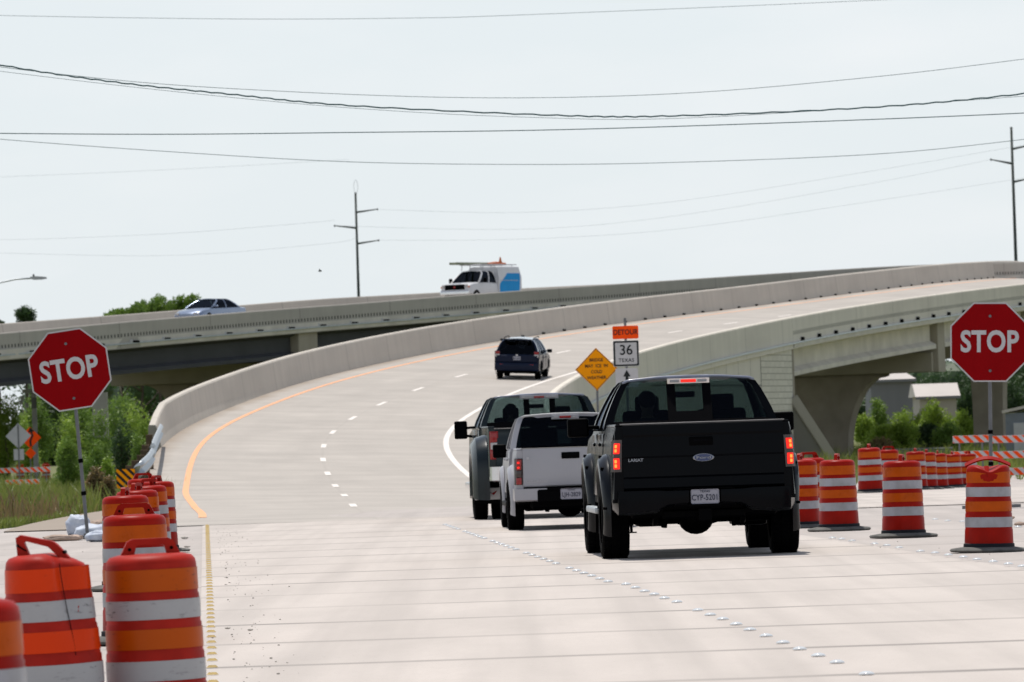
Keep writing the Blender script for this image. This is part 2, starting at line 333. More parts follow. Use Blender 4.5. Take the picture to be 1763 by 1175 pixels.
def glass_mat(name, tint, refl=.12):
    m = bpy.data.materials.new(name); m.use_nodes = True; t = m.node_tree; t.nodes.clear()
    o = t.nodes.new('ShaderNodeOutputMaterial'); tr = t.nodes.new('ShaderNodeBsdfTransparent'); gl = t.nodes.new('ShaderNodeBsdfGlossy'); mxs = t.nodes.new('ShaderNodeMixShader'); fr = t.nodes.new('ShaderNodeFresnel')
    nz = t.nodes.new('ShaderNodeTexNoise'); nz.inputs['Scale'].default_value = 3; rr = t.nodes.new('ShaderNodeMapRange'); rr.inputs[3].default_value = .02; rr.inputs[4].default_value = .07
    t.links.new(nz.outputs[0], rr.inputs[0]); t.links.new(rr.outputs[0], gl.inputs['Roughness'])
    tr.inputs[0].default_value = (*tint, 1); gl.inputs[0].default_value = (.18, .21, .27, 1); fr.inputs[0].default_value = 1.45
    ge = t.nodes.new('ShaderNodeNewGeometry'); iv = t.nodes.new('ShaderNodeMath'); iv.operation = 'SUBTRACT'; iv.inputs[0].default_value = 1; mu = t.nodes.new('ShaderNodeMath'); mu.operation = 'MULTIPLY'; t.links.new(ge.outputs['Backfacing'], iv.inputs[1]); t.links.new(iv.outputs[0], mu.inputs[0]); t.links.new(fr.outputs[0], mu.inputs[1]); t.links.new(mu.outputs[0], mxs.inputs[0]); t.links.new(tr.outputs[0], mxs.inputs[1]); t.links.new(gl.outputs[0], mxs.inputs[2]); t.links.new(mxs.outputs[0], o.inputs[0]); return m
M['glass'] = glass_mat('tinted_glass', (.36, .43, .43)); M['glass_c'] = glass_mat('clear_glass', (.88, .92, .92)); M['glass_d'] = glass_mat('dark_glass', (.07, .08, .10))
def leaf_mat(name, c1, c2, c3):
    g = NG(name, .55); oi = g.n('ShaderNodeObjectInfo'); n1 = g.noise(g.tc.outputs['Object'], 1.1, 3); n2 = g.noise(g.tc.outputs['Object'], 14, 2)
    c = g.mix(g.rng(n1, .35, .65), c1, c2); c = g.mix(g.math('MULTIPLY', g.rng(n2, .5, .75), .6), c, c3)
    m = g.out(c)
    tl = g.n('ShaderNodeBsdfTranslucent', {0: c}); ms = g.n('ShaderNodeMixShader', {0: .35, 1: g.b.outputs[0], 2: tl.outputs[0]})
    g.t.links.new(ms.outputs[0], g.t.nodes['Material Output'].inputs[0]); return m
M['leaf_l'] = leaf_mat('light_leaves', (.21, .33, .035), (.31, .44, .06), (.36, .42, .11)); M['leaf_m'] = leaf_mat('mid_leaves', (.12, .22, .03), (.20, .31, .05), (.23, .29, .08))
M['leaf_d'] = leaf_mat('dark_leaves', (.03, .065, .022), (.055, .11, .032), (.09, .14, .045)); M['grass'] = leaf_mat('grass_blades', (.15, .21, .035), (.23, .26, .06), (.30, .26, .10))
M['dry'] = leaf_mat('dry_stems', (.20, .15, .07), (.26, .17, .08), (.14, .14, .05))
# ---------------------------------------------------------------- ramp alignment (fitted)
KN = [i*30.0 for i in range(12)]
TH = [radians(a) for a in (-2.149, -2.42, -1.077, 3.252, 7.62, 11.739, 13.922, 14.257, 13.071, 11.15, 8.656, 5.545)]
ZZ = [-.065, .269, 1.058, 2.117, 3.427, 4.718, 5.935, 7.021, 8.041, 8.959, 9.692, 10.309]
EE = [.024, .031, .04, .049, .058, .06, .054, .053, .065, .071, .071, .072]
def hsp(v, s):
    if s <= 0: return v[0] if v is not ZZ else v[0]+.0
    s = min(s, 330.0); i = min(10, int(s/30)); t = (s-i*30)/30
    g = lambda k: (v[min(11, k+1)]-v[max(0, k-1)])/(min(11, k+1)-max(0, k-1))
    return (2*t**3-3*t*t+1)*v[i]+(t**3-2*t*t+t)*g(i)+(-2*t**3+3*t*t)*v[i+1]+(t**3-t*t)*g(i+1)
DS = 2.0; S0 = -34; NS = int((330+34+60)/DS)+1
AL = []
_x, _d = -3.41, 145.575
def _th(s): return hsp(TH, s) if s < 330 else TH[-1]
pts = {0: (_x, _d)}
x, d = _x, _d
for i in range(1, int(390/DS)+1):
    a = _th((i-1)*DS); x += sin(a)*DS; d += cos(a)*DS; pts[i] = (x, d)
x, d = _x, _d
for i in range(-1, int(S0/DS)-1, -1):
    a = TH[0]; x -= sin(a)*DS; d -= cos(a)*DS; pts[i] = (x, d)
def R(s, off, dz=0.0):
    """ramp point: s metres past the first dash, off metres right of the dashes"""
    q = s/DS; i = int(math.floor(q)); t = q-i; a = pts[i]; b = pts.get(i+1, a); th = _th(s)
    X = a[0]+(b[0]-a[0])*t; D = a[1]+(b[1]-a[1])*t
    if s >= 330: z = ZZ[-1]+(s-330)*.018
    elif s >= 0: z = hsp(ZZ, s)
    else: z = ZZ[0]*sm((s+34)/34)
    e = hsp(EE, s)*(1 if s > 0 else sm((s+34)/34))
    return Vector((X+off*cos(th), D-off*sin(th), z-off*e+dz))
OL, OR_ = -4.77, 6.55
def offl(s):  # orange line offset; bends in at its start as in the photo
    return -3.66 + (.62*sm((22-s)/40) if s < 22 else 0)
def frange(a, b, st):
    n = max(1, int(round((b-a)/st))); return [a+(b-a)*i/n for i in range(n+1)]
# ---------------------------------------------------------------- ground
def zg(x, y):
    z = -.62*sm((y-121)/90)
    if y > 330: z += .3*sm((y-330)/300)
    return z
gx = [-900, -500, -250, -120, -60, -40, -30, -22, -16, -12, -9, -6, -3, 0, 3, 6, 9, 12, 16, 22, 30, 40, 60, 120, 250, 500, 900]
gy = [5, 20, 40, 60, 80, 95] + list(range(105, 345, 8)) + [360, 400, 450, 520, 600, 700, 900, 1300, 2000, 3500]
uvmesh('ground', [[(x, y, zg(x, y)-.03-(.25 if (y > 112 and -9 < x < 8) else 0)) for x in gx] for y in gy], M['ground'], smooth=True)
tag(bpy.data.objects['ground'], 'rough grassland stretching away under the bridges', kind='structure')
# gritty shoulder both sides, then the bright lanes on top
def sheet(name, pl, pr, z, m):
    rows = [[(a[0], a[1], z+zz), (b[0], b[1], z+zz)] for (a, b, zz) in zip(pl, pr, [0]*len(pl))]
    return uvmesh(name, rows, m)
def xl_yel(y): return -1.81*2+0 if False else None
Y1 = G(372, 1165); Y2 = G(360, 927); K1 = G(1491.8, 1161.7); K2 = G(768, 906)
def lx(y): return Y1.x+(Y2.x-Y1.x)*(y-Y1.y)/(Y2.y-Y1.y)
def kx(y): return K1.x+(K2.x-K1.x)*(y-K1.y)/(K2.y-K1.y)
Q1 = G(1736, 972); Q2 = G(1415, 924)
def qx(y): return Q1.x+(Q2.x-Q1.x)*(y-Q1.y)/(Q2.y-Q1.y)
ysh = frange(8, 160, 8)
def shl(y):  # left edge of the paved shoulder
    pts_ = [(8, -14), (60, -12), (100, -10.2), (112, -9.9), (125, -8.8), (160, -9.4)]
    for (a, b), (c, e) in zip(pts_[:-1], pts_[1:]):
        if y <= c: return b+(e-b)*(y-a)/(c-a)
    return -9.4
def shr(y): return 30.0
uvmesh('shoulder', [[(shl(y), y, zg(0, y)+.0), (-4, y, zg(0, y)), (4, y, zg(0, y)), (shr(y), y, zg(0, y))] for y in ysh+[176, 192, 215, 240]], M['shoulder'])
tag(bpy.data.objects['shoulder'], kind='structure')
uvmesh('road', [[(lx(y)-.1, y, .008), (kx(y), y, .008), (qx(y)-.15+(.5 if y > 100 else 0), y, .008)] for y in frange(8, 118.4, 4)], M['near_road'])
tag(bpy.data.objects['road'], kind='structure')
# second cross street at right, pale concrete
uvmesh('side_street', [[(4.6, y, zg(0, y)+.012), (40, y, zg(0, y)+.012)] for y in (112, 120, 130, 140, 150)], M['near_road']); tag(bpy.data.objects['side_street'], kind='structure')
# ---------------------------------------------------------------- ramp road surface and markings (structure)
ss = frange(-28, 384, 2)
offs = [OL-.02, -3.66, -1.8, 0, 1.8, 3.66, OR_+.02]
def ramp_row(s):
    o = list(offs)
    if s < 10: o[0] = -6.3+(OL+6.3)*sm((s+28)/38); 
    if s < 60: o[-1] = OR_+1.2*sm((60-s)/80)
    return o
rows = []; uvs = []
for s in ss:
    o = ramp_row(s); rows.append([R(s, a, .012) for a in o]); uvs.append([(s, a) for a in o])
uvmesh('ramp_road', rows, M['ramp'], uvs=uvs, smooth=True); tag(bpy.data.objects['ramp_road'], kind='structure')
mb = MB()
for sd_ in (0, -1):
    for sa, sb in zip(frange(-28, 120, 4)[:-1], frange(-28, 120, 4)[1:]):
        a_ = R(sa, ramp_row(sa)[sd_], .012); b_ = R(sb, ramp_row(sb)[sd_], .012); mb.poly([a_, b_, b_-Vector((0, 0, .9)), a_-Vector((0, 0, .9))])
tag(mb.build('ramp_road_edge', M['shoulder'], wn=False), kind='structure')
def stripe(name, s0, s1, fo, w, m, step=3.0, dz=.018):
    r = [[R(s, fo(s)-w/2, dz), R(s, fo(s)+w/2, dz)] for s in frange(s0, s1, step)]
    return r
mbd = MB()
for i in range(27):
    s = 12.2*i+.0
    r = stripe('', s, s+3.05, lambda s: 0, .15, None)
    for a, b in zip(r[:-1], r[1:]): mbd.poly([a[0], a[1], b[1], b[0]])
tag(mbd.build('dashed_lane_line', M['white_line'], wn=False), kind='structure')
uvmesh('orange_edge_line', stripe('', -17, 380, offl, .15, None, 2.5), M['orange_line']); tag(bpy.data.objects['orange_edge_line'], kind='structure')
uvmesh('white_edge_line', stripe('', -10, 380, lambda s: 3.66, .17, None, 2.5), M['white_line']); tag(bpy.data.objects['white_edge_line'], kind='structure')

# ---------------------------------------------------------------- ramp structure
SA = 168.0   # abutment station (refined below)
# find the stations where the right parapet meets given photo columns
def s_at(px, off, dz=0.6):
    best = None
    for i in range(0, 760):
        s = i*.5; p = PX(R(s, off, dz)); e = abs(p[0]-px)
        if s > 120 and (best is None or e < best[0]): best = (e, s)
    return best[1]
SA = s_at(1366, OR_+.4); SB = s_at(1634, OR_+.4); SC2 = s_at(1790, OR_+.4)
print('stations', SA, SB, SC2, PX(R(SA, OR_)), PX(R(SB, OR_)))
ramp = thing('flyover_ramp', 'pale concrete ramp curving up to the right between two solid parapets', 'ramp', R(0, 0))
def rel(o):  # keep world coordinates for meshes under an empty
    o.location = -Vector(ramp.location); return o
def parapet(name, off, side, s0, s1, m, parent, h=1.07, taper=0, fn=R, step=4, bot=-.32):
    """solid parapet with sloped inner face; side=-1 left of the road, +1 right"""
    rows = []; uvs = []
    for s in frange(s0, s1, step):
        hh = h if not taper or s > s0+taper else h*(.62+.38*(s-s0)/taper)
        pr = [(0, 0), (.05*side, .25), (.14*side, hh-.05), (.17*side, hh), (.34*side, hh), (.37*side, hh-.05), (.40*side, bot), (0, bot)]
        rows.append([fn(s, off+a, b) for a, b in pr]+[fn(s, off, 0)]); uvs.append([(s, b) for a, b in pr]+[(s, 0)])
    o = uvmesh(name, rows, m, uvs=uvs); me = o.data
    bm = bmesh.new(); bm.from_mesh(me); n = 9; bm.verts.ensure_lookup_table()
    for k in (0, len(rows)-1): bm.faces.new([bm.verts[k*n+j] for j in range(n-1)])
    bmesh.ops.recalc_face_normals(bm, faces=bm.faces[:]); bm.to_mesh(me); bm.free(); o.parent = parent; return o
SL0 = min((abs(PX(R(k*.5, OL))[0]-259)+abs(PX(R(k*.5, OL))[1]-776), k*.5) for k in range(20, 160))[1]; SL0 += 2.5; print('SL0', SL0)
rel(parapet('parapet', OL, -1, SL0, 384, M['par_l'], ramp, taper=7))['label'] = 'left parapet of the ramp, smooth inner face'
rel(parapet('parapet', OR_, 1, 22, SA, M['par_r'], ramp))['label'] = 'right parapet above the panelled wall'
rel(parapet('parapet', OR_, 1, SA+.03, 384, M['par_rs'], ramp))['label'] = 'right parapet with a row of drain slots over the spans'
# panelled retaining walls under the parapets
def wall(off, s0, s1, parent, side, m=None, nm='retaining_wall'):
    rows = []; uvs = []
    for s in frange(s0, s1, 3):
        t = R(s, off+side*.28, -.32); b = Vector((t.x, t.y, zg(t.x, t.y)-.6)); rows.append([t, b]); uvs.append([(s, t.z), (s, b.z)])
    o = uvmesh(nm, rows, m or M['wall'], uvs=uvs); o.parent = parent; return rel(o)
SW = s_at(1314, OR_+.4); wall(OR_, 0, SW, ramp, 1); wall(OR_+.02, SW, SA, ramp, 1, M['course'], 'block_pilaster'); wall(OL, SL0, SA, ramp, -1)
# abutment: end face of the fill with its sloping wing coping
mb = MB(); a = R(SA, OR_+.28, -.33); b = R(SA, OL-.28, -.33)
for p in (a, b): p.z = p.z
th = _th(SA); fwd = Vector((sin(th), cos(th), 0)); rgt = Vector((cos(th), -sin(th), 0))
mb.prism([a, b, Vector((b.x, b.y, -1.2)), Vector((a.x, a.y, -1.2))], fwd*.6)
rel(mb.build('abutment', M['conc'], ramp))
mb = MB()   # coping band seen running down to the right from the abutment corner
c0 = W(1372, 680, PX(a)[2]); c1 = W(1450, 800, PX(a)[2])
c0 = Vector((c0.x, c0.y-.3, c0.z)); c1 = Vector((c1.x, c1.y-.3, c1.z)); dv = (c1-c0).normalized(); nv = Vector((dv.z, 0, -dv.x))
mb.prism([c0, c1, c1+nv*.42, c0+nv*.42], Vector((0, .5, 0)), .04)
rel(mb.build('wing_coping', M['par_r'], ramp))
mb = MB(); g0 = Vector((c0.x-.2, c0.y+.1, -1)); 
mb.prism([Vector((c0.x-.3, c0.y+.1, c0.z)), Vector((c1.x, c1.y+.1, c1.z)), Vector((c1.x, c1.y+.1, -1)), Vector((c0.x-.3, c0.y+.1, -1))], Vector((0, .3, 0)))
rel(mb.build('wing_wall', M['wall'], ramp))
# deck slab + girders for the spans
def slab(s0, s1, fn, ol, orr, parent, m, th_=.24, ov=.42):
    rows = []
    for s in frange(s0, s1, 5):
        rows.append([fn(s, ol-ov, -.02), fn(s, orr+ov, -.02), fn(s, orr+ov, -.02-th_), fn(s, ol-ov, -.02-th_), fn(s, ol-ov, -.02)])
    o = uvmesh('deck_slab', rows, m); o.parent = parent; return o
rel(slab(SA+.03, 384, R, OL, OR_, ramp, M['conc_d'])).location = -Vector(ramp.location)-Vector((0, 0, .02))
def girder(s0, s1, off, fn, parent, m, d0=.28, dep=1.37, wt=.9, wb=.8):
    pr = [(-wt/2, 0), (wt/2, 0), (wt/2, -.10), (.10, -.24), (.10, -dep+.36), (wb/2, -dep+.20), (wb/2, -dep), (-wb/2, -dep), (-wb/2, -dep+.20), (-.10, -dep+.36), (-.10, -.24), (-wt/2, -.10)]
    mb = MB(); mb.loft([[fn(s, off+a, -d0+b) for a, b in pr] for s in frange(s0, s1, 6)])
    return mb.build('girder', m, parent)
for (s0, s1) in ((SA+.2, SB-1.1), (SB+1.3, SC2-1.1), (SC2+1.3, 380)):
    for k in range(5): rel(girder(s0, s1, OL+.6+k*(OR_-.55-OL-.6)/4, R, ramp, M['conc_d']))
def bent(fn, thf, s, ol, orr, parent, dep=2.65, wid=1.9, cw=3.2, top=-.29, arch=2.3, mcap=None, mcol=None, coff=0.0, rl=None):
    """inverted cap with one column whose head flares out in quarter arcs"""
    rl = rl or (lambda o: o); mcap = mcap or M['conc_b']; mcol = mcol or M['conc']
    th = thf(s); f = Vector((sin(th), cos(th), 0)); r = Vector((cos(th), -sin(th), 0)); c = fn(s, (ol+orr)/2, 0)
    mb = MB(); A = fn(s, ol+.1, top); B = fn(s, orr-.1, top)
    w = f*(-wid/2)
    zb = min(A.z, B.z)-dep+.1
    mb.prism([A+w, B+w, Vector(((B+w).x, (B+w).y, zb)), Vector(((A+w).x, (A+w).y, zb))], f*wid, .03)
    # ledge the girders sit on
    ma = A+f*(-wid/2-.45); mbv = B+f*(-wid/2-.45)
    mb.prism([Vector((ma.x, ma.y, zb+.95))+r*.25, Vector((mbv.x, mbv.y, zb+.95))-r*.25, Vector((mbv.x, mbv.y, zb+.02))-r*.25, Vector((ma.x, ma.y, zb+.02))+r*.25], f*(wid+.9))
    cap = rl(mb.build('bent_cap', mcap, parent))
    cx = (A+B)/2+r*coff; zc = zb+.0; g = zg(cx.x, cx.y)-.5; hw = cw/2; H = zc-g; ah = min(H*.8, 3.9)
    pf = [(-hw-arch, zc)]
    N = 14
    left = [(-hw-arch*(1-sin(pi/2*i/N)), zc-ah*(1-cos(pi/2*i/N))) for i in range(1, N+1)]
    pf += left+[(-hw, g), (hw, g)]+[(-a, b) for a, b in reversed(left)]+[(hw+arch, zc)]
    o0 = cx+f*(-wid/2+.25)
    mb = MB(); mb.prism([Vector((o0.x, o0.y, 0))+r*a+Vector((0, 0, b)) for a, b in pf], f*(wid-.5), .08)
    return rl(mb.build('column', mcol, parent))
def col_off(s, px, hw):
    c = min((abs(PX(R(s-.7, o*.05, -4))[0]-px), o*.05) for o in range(-200, 200))[1]
    return c-hw-(OL+OR_)/2
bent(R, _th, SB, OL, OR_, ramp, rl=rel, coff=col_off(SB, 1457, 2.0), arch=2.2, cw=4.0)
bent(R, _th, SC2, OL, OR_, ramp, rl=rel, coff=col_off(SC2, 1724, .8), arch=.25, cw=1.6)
print('S', SA, SB, SC2, PX(R(SB, OR_)), PX(R(SC2, OR_)))
# weep drains along the foot of the inner face of the left parapet
for s in frange(158, 300, 4.2):
    p = R(s, OL+.02, .05); th = _th(s); mb = MB(); mb.box((0, 0, 0), (.05, .5, .10), .02, Matrix.Rotation(-th, 4, 'Z')); rel(mb.build('drain', M['int'], ramp, loc=p)).location = p-Vector(ramp.location)

# ---------------------------------------------------------------- overpass behind (straight, gentle curve)
BP = []  # stations along the near face: photo columns, scale, parapet-top row
for px, py, fd in ((-260, 594, 35.6), (0, 573.5, 34.0), (220, 553.5, 33.1), (440, 535.5, 32.1), (660, 518.5, 31.2), (880, 501.5, 30.3), (1100, 486.5, 29.4), (1320, 472.0, 28.5), (1545, 458.5, 27.6), (1763, 451.5, 26.8), (2100, 441, 25.6)):
    BP.append(W(px, py, fd)-Vector((0, 0, .81)))
acc = [0]
for a, b in zip(BP[:-1], BP[1:]): acc.append(acc[-1]+hypot(b.x-a.x, b.y-a.y))
SUPER = [0, 0, 0, 0, .002, .004, -.004, -.014, -.03, -.02, -.01]
def _bi(s):
    s = max(0, min(acc[-1]-.01, s)); i = max(k for k in range(len(acc)-1) if acc[k] <= s); return i, (s-acc[i])/(acc[i+1]-acc[i])
def cr4(v, i, t):
    p0, p1, p2, p3 = v[max(0, i-1)], v[i], v[i+1], v[min(len(v)-1, i+2)]
    return (p1*2+(p2-p0)*t+(p0*2-p1*5+p2*4-p3)*t*t+(p1*3-p0-p2*3+p3)*t**3)*.5
def _bth(s):
    i, t = _bi(s); a = cr4(BP, *_bi(max(0, s-4))); b = cr4(BP, *_bi(s+4)); return atan2(b.x-a.x, b.y-a.y)
def B(s, off, dz=0.0):
    """overpass point; off metres right of the near kerb line (negative = onto the deck, away from us)"""
    i, t = _bi(s); p = cr4(BP, i, t); th = _bth(s); e = SUPER[i]+(SUPER[i+1]-SUPER[i])*t
    return Vector((p.x+off*cos(th), p.y-off*sin(th), p.z-off*e+dz+.16*max(0, 1-abs(off+6.3)/6.3)))
def bs_at(px):
    return min((abs(PX(B(k*.5, 0, 1))[0]-px), k*.5) for k in range(int(acc[-1]*2)))[1]
over = thing('overpass', 'long grey concrete overpass crossing behind the ramp with slotted parapet', 'bridge', B(acc[3], 0))
def relb(o, P=None): o.location = (P or Vector((0, 0, 0)))-Vector(over.location); return o
SE = acc[-1]-1
uvmesh_o = uvmesh('deck_road', [[B(s, a_, .0) for a_ in (-12.6, -6.3, 0)] for s in frange(0, SE, 6)], M['ramp'], uvs=[[(s, 9), (s, 4), (s, -2)] for s in frange(0, SE, 6)]); uvmesh_o.parent = over; relb(uvmesh_o)
p = parapet('parapet', 0.0, 1, 0, SE, M['par_b'], over, fn=B, h=.81, bot=-.58); relb(p)['label'] = 'near parapet with drain slots'
p = parapet('parapet', -12.6, -1, 0, SE, M['par_l'], over, fn=B, h=.81, bot=-.58); relb(p)['label'] = 'far parapet showing above the near one'
o = slab(0, SE, B, -12.6, 0, over, M['conc_d'], th_=.50); relb(o); o.location.z -= .02
sp = bs_at(520); spans = [0, sp-.9, sp+.9, sp+32, sp+34, sp+66, sp+68, SE]
sp0 = sp-33
for (s0, s1) in ((0, sp0-1), (sp0+1, sp-1.0), (sp+1.0, sp+32), (sp+34, sp+66)):
    if s1-s0 > 3:
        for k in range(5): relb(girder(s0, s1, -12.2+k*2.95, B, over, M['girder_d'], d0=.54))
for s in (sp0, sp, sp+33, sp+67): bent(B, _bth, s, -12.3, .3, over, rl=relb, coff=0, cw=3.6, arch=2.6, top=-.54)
# conduit brackets under the near parapet
for s in frange(6, bs_at(1000), 1.6 if False else 3.2):
    q = B(s, .43, -.22); mb = MB(); mb.cyl((0, -.05, 0), (.0, .05, 0), .09, n=8); relb(mb.build('bracket', M['sign_white'], over), q)
    q = B(s+.42, .43, -.26); mb = MB(); mb.box((0, 0, 0), (.10, .55, .12), .01, Matrix.Rotation(-_bth(s), 4, 'Z')); relb(mb.build('junction_box', M['trim'], over), q)
mb = MB(); mb.loft([[B(s, .42, -.28), B(s, .50, -.28), B(s, .50, -.36), B(s, .42, -.36)] for s in frange(0, SE, 6)]); relb(mb.build('conduit', M['steel'], over))
mb = MB(); mb.loft([[R(s, OR_+.41, -.02), R(s, OR_+.48, -.02), R(s, OR_+.48, -.10), R(s, OR_+.41, -.10)] for s in frange(30, 380, 5)]); rel(mb.build('conduit', M['steel'], ramp))
for s in frange(SA+2, 300, 4.0):
    q = R(s, OR_+.46, .06); mb = MB(); mb.box((0, 0, 0), (.08, .45, .16), .01, Matrix.Rotation(-_th(s), 4, 'Z')); rel(mb.build('junction_box', M['int'], ramp)).location = q-Vector(ramp.location)
# ---------------------------------------------------------------- text
def text(name, body, size, m, parent, loc, rot=(pi/2, 0, 0), ext=.002, bold=0.0, sx=1.0, align='CENTER', sp=1.0):
    cu = bpy.data.curves.new(name, 'FONT'); cu.body = body; cu.size = size; cu.align_x = align; cu.align_y = 'CENTER'; cu.extrude = ext; cu.offset = bold; cu.space_character = sp
    cu.resolution_u = 4; to = bpy.data.objects.new(name+'_tmp', cu); COL.objects.link(to)
    dg = bpy.context.evaluated_depsgraph_get(); dg.update()
    me = bpy.data.meshes.new_from_object(to.evaluated_get(dg)); bpy.data.objects.remove(to)
    me.materials.clear(); me.materials.append(m); me.name = name
    o = bpy.data.objects.new(name, me); o.location = loc; o.rotation_euler = rot; o.scale = (sx, 1, 1); return link(o, parent)

# ---------------------------------------------------------------- vehicle kit; x right, y forwards, z up, origin on the ground below the rear bumper
def wheel(parent, x0, x1, y, r, rim=M['steel'], dual=False):
    """tyre with shoulders and tread blocks, rim sub-part; x0..x1 its width"""
    s = 1 if x1 > x0 else -1; w = x1-x0
    mb = MB(); pr = [(r*.60, .02*w), (r*.72, -.0*w), (r*.90, .0), (r*.965, .06*w), (r, .14*w), (r, .30*w), (r*.985, .31*w), (r*.985, .34*w), (r, .35*w), (r, .64*w), (r*.985, .65*w), (r*.985, .68*w), (r, .69*w), (r, .86*w), (r*.965, .94*w), (r*.90, w), (r*.72, w), (r*.60, .98*w)]
    mb.lathe(pr, 40, (x0, y, r), 'X', False)
    for k in range(44):   # tread lugs
        a = 2*pi*k/44
        for q in (.16, .84):
            mb.box((x0+w*q, y+(r+.001)*cos(a), r+(r+.001)*sin(a)), (abs(w)*.2, .03, .018), 0, Matrix.Rotation(a-pi/2, 4, 'X'))
    t = mb.build('wheel', M['tyre'], parent, auto=35)
    mb = MB(); xo = x1-.03*s; mb.lathe([(r*.60, -.12*s), (r*.62, 0), (r*.57, 0), (r*.52, -.05*s), (r*.16, -.02*s), (r*.12, .01*s), (.001, .01*s)], 28, (xo, y, r), 'X', False)
    for k in range(6): a = 2*pi*k/6; mb.box((xo-.012*s, y+r*.34*cos(a), r+r*.34*sin(a)), (.03, r*.13, r*.40), .006, Matrix.Rotation(a-pi/2, 4, 'X'))
    mb.build('rim', rim, t, auto=35); return t
class GH:
    """greenhouse: half outline from belt to roof centre, slanted front and rear"""
    def __init__(s, outl, yr, yf, thick=.045):
        s.o = outl; s.yr = yr; s.yf = yf; s.th = thick; s.z0 = outl[0][1]; s.z1 = outl[-1][1]
        L = [0]
        for a, b in zip(outl[:-1], outl[1:]): L.append(L[-1]+hypot(b[0]-a[0], b[1]-a[1]))
        s.L = [l/L[-1] for l in L]
    def xz(s, t):
        t = min(1, max(0, t))
        for i in range(len(s.L)-1):
            if t <= s.L[i+1] or i == len(s.L)-2:
                k = (t-s.L[i])/(s.L[i+1]-s.L[i]); a, b = s.o[i], s.o[i+1]; return a[0]+(b[0]-a[0])*k, a[1]+(b[1]-a[1])*k
    def ends(s, z):
        k = (z-s.z0)/(s.z1-s.z0); e = lambda v: v[0]+(v[1]-v[0])*min(1, k/.86) if len(v) == 2 else 0
        return e(s.yr), e(s.yf)
    def P(s, t, v, side, ins=0.0):
        x, z = s.xz(t); a, b = s.ends(z); 
        n = 1-ins/ max(.3, x+.25) if ins else 1
        return Vector((side*x*n, a+(b-a)*v, z-(ins if t > .6 else ins*.2)))
    def panel(s, mb, t0, t1, v0, v1, side, ins=0.0, nt_=8, nv=8, th=None):
        th = th or s.th; g = []
        for q in (0, th):
            g.append([[s.P(t0+(t1-t0)*i/nt_, v0+(v1-v0)*j/nv, side, ins+q) for j in range(nv+1)] for i in range(nt_+1)])
        V = [[[mb.bm.verts.new(p) for p in r] for r in gg] for gg in g]
        for i in range(nt_):
            for j in range(nv):
                for q in (0, 1): mb.bm.faces.new((V[q][i][j], V[q][i+1][j], V[q][i+1][j+1], V[q][i][j+1]))
        for i in range(nt_):
            for j in (0, nv): mb.bm.faces.new((V[0][i][j], V[0][i+1][j], V[1][i+1][j], V[1][i][j]))
        for j in range(nv):
            for i in (0, nt_): mb.bm.faces.new((V[0][i][j], V[0][i][j+1], V[1][i][j+1], V[1][i][j]))
    def endpane(s, mb, which, t0, t1, f0, f1, off=0.0, nt_=8, th=.012, ab=(0, 0)):
        """window-like panel filling the outline between heights t0..t1 at one end; f0..f1 fraction of half width"""
        rows = []
        for i in range(nt_+1):
            t = t0+(t1-t0)*i/nt_; x, z = s.xz(t); a, b = s.ends(z); y = (a if which == 'r' else b)
            rows.append((x, y, z))
        sg = 1 if which == 'r' else -1
        for k in (0, 1):
            pass
        A = []
        for x, y, z in rows:
            xa = f0 if ab[0] else x*f0; xb = f1 if ab[1] else x*f1
            A.append([Vector((xa+(xb-xa)*j/8, y+sg*off, z)) for j in range(9)])
        Bv = [[p+Vector((0, sg*th, 0)) for p in r] for r in A]
        va = [[mb.bm.verts.new(p) for p in r] for r in A]; vb = [[mb.bm.verts.new(p) for p in r] for r in Bv]
        for i in range(nt_):
            for j in range(8):
                mb.bm.faces.new((va[i][j], va[i+1][j], va[i+1][j+1], va[i][j+1])); mb.bm.faces.new((vb[i][j], vb[i][j+1], vb[i+1][j+1], vb[i+1][j]))
        for i in range(nt_):
            for j in (0, 8): mb.bm.faces.new((va[i][j], vb[i][j], vb[i+1][j], va[i+1][j]))
        for j in range(8):
            for i in (0, nt_): mb.bm.faces.new((va[i][j], va[i][j+1], vb[i][j+1], vb[i][j]))
def side_poly(y0, y1, zb, zt, arches, n=14, top=None):
    """side outline in (y,z) with round wheel openings; arches = (yc, zc, r)"""
    pts = [(y0, zb)]
    for yc, zc, r in sorted(arches):
        dz = zb-zc; h = sqrt(max(0, r*r-dz*dz)); a0 = atan2(dz, -h); a0 = a0 if a0 > 0 else a0+2*pi; a1 = atan2(dz, h)
        for k in range(n+1): a = a0+(a1-a0)*k/n; pts.append((yc+r*cos(a), zc+r*sin(a)))
    pts.append((y1, zb))
    pts += (list(reversed(top)) if top else [(y1, zt), (y0, zt)])
    return pts
def slab_side(mb, poly, x, th, side, bev=.02):
    mb.prism([Vector((side*x, a, b)) for a, b in poly], Vector((-side*th, 0, 0)), 0)
    zt_ = max(b for a, b in poly)
    for q in (.04, .09, .15, .22, .30): bmesh.ops.bisect_plane(mb.bm, geom=mb.bm.verts[:]+mb.bm.edges[:]+mb.bm.faces[:], plane_co=(0, 0, zt_-q), plane_no=(0, 0, 1))
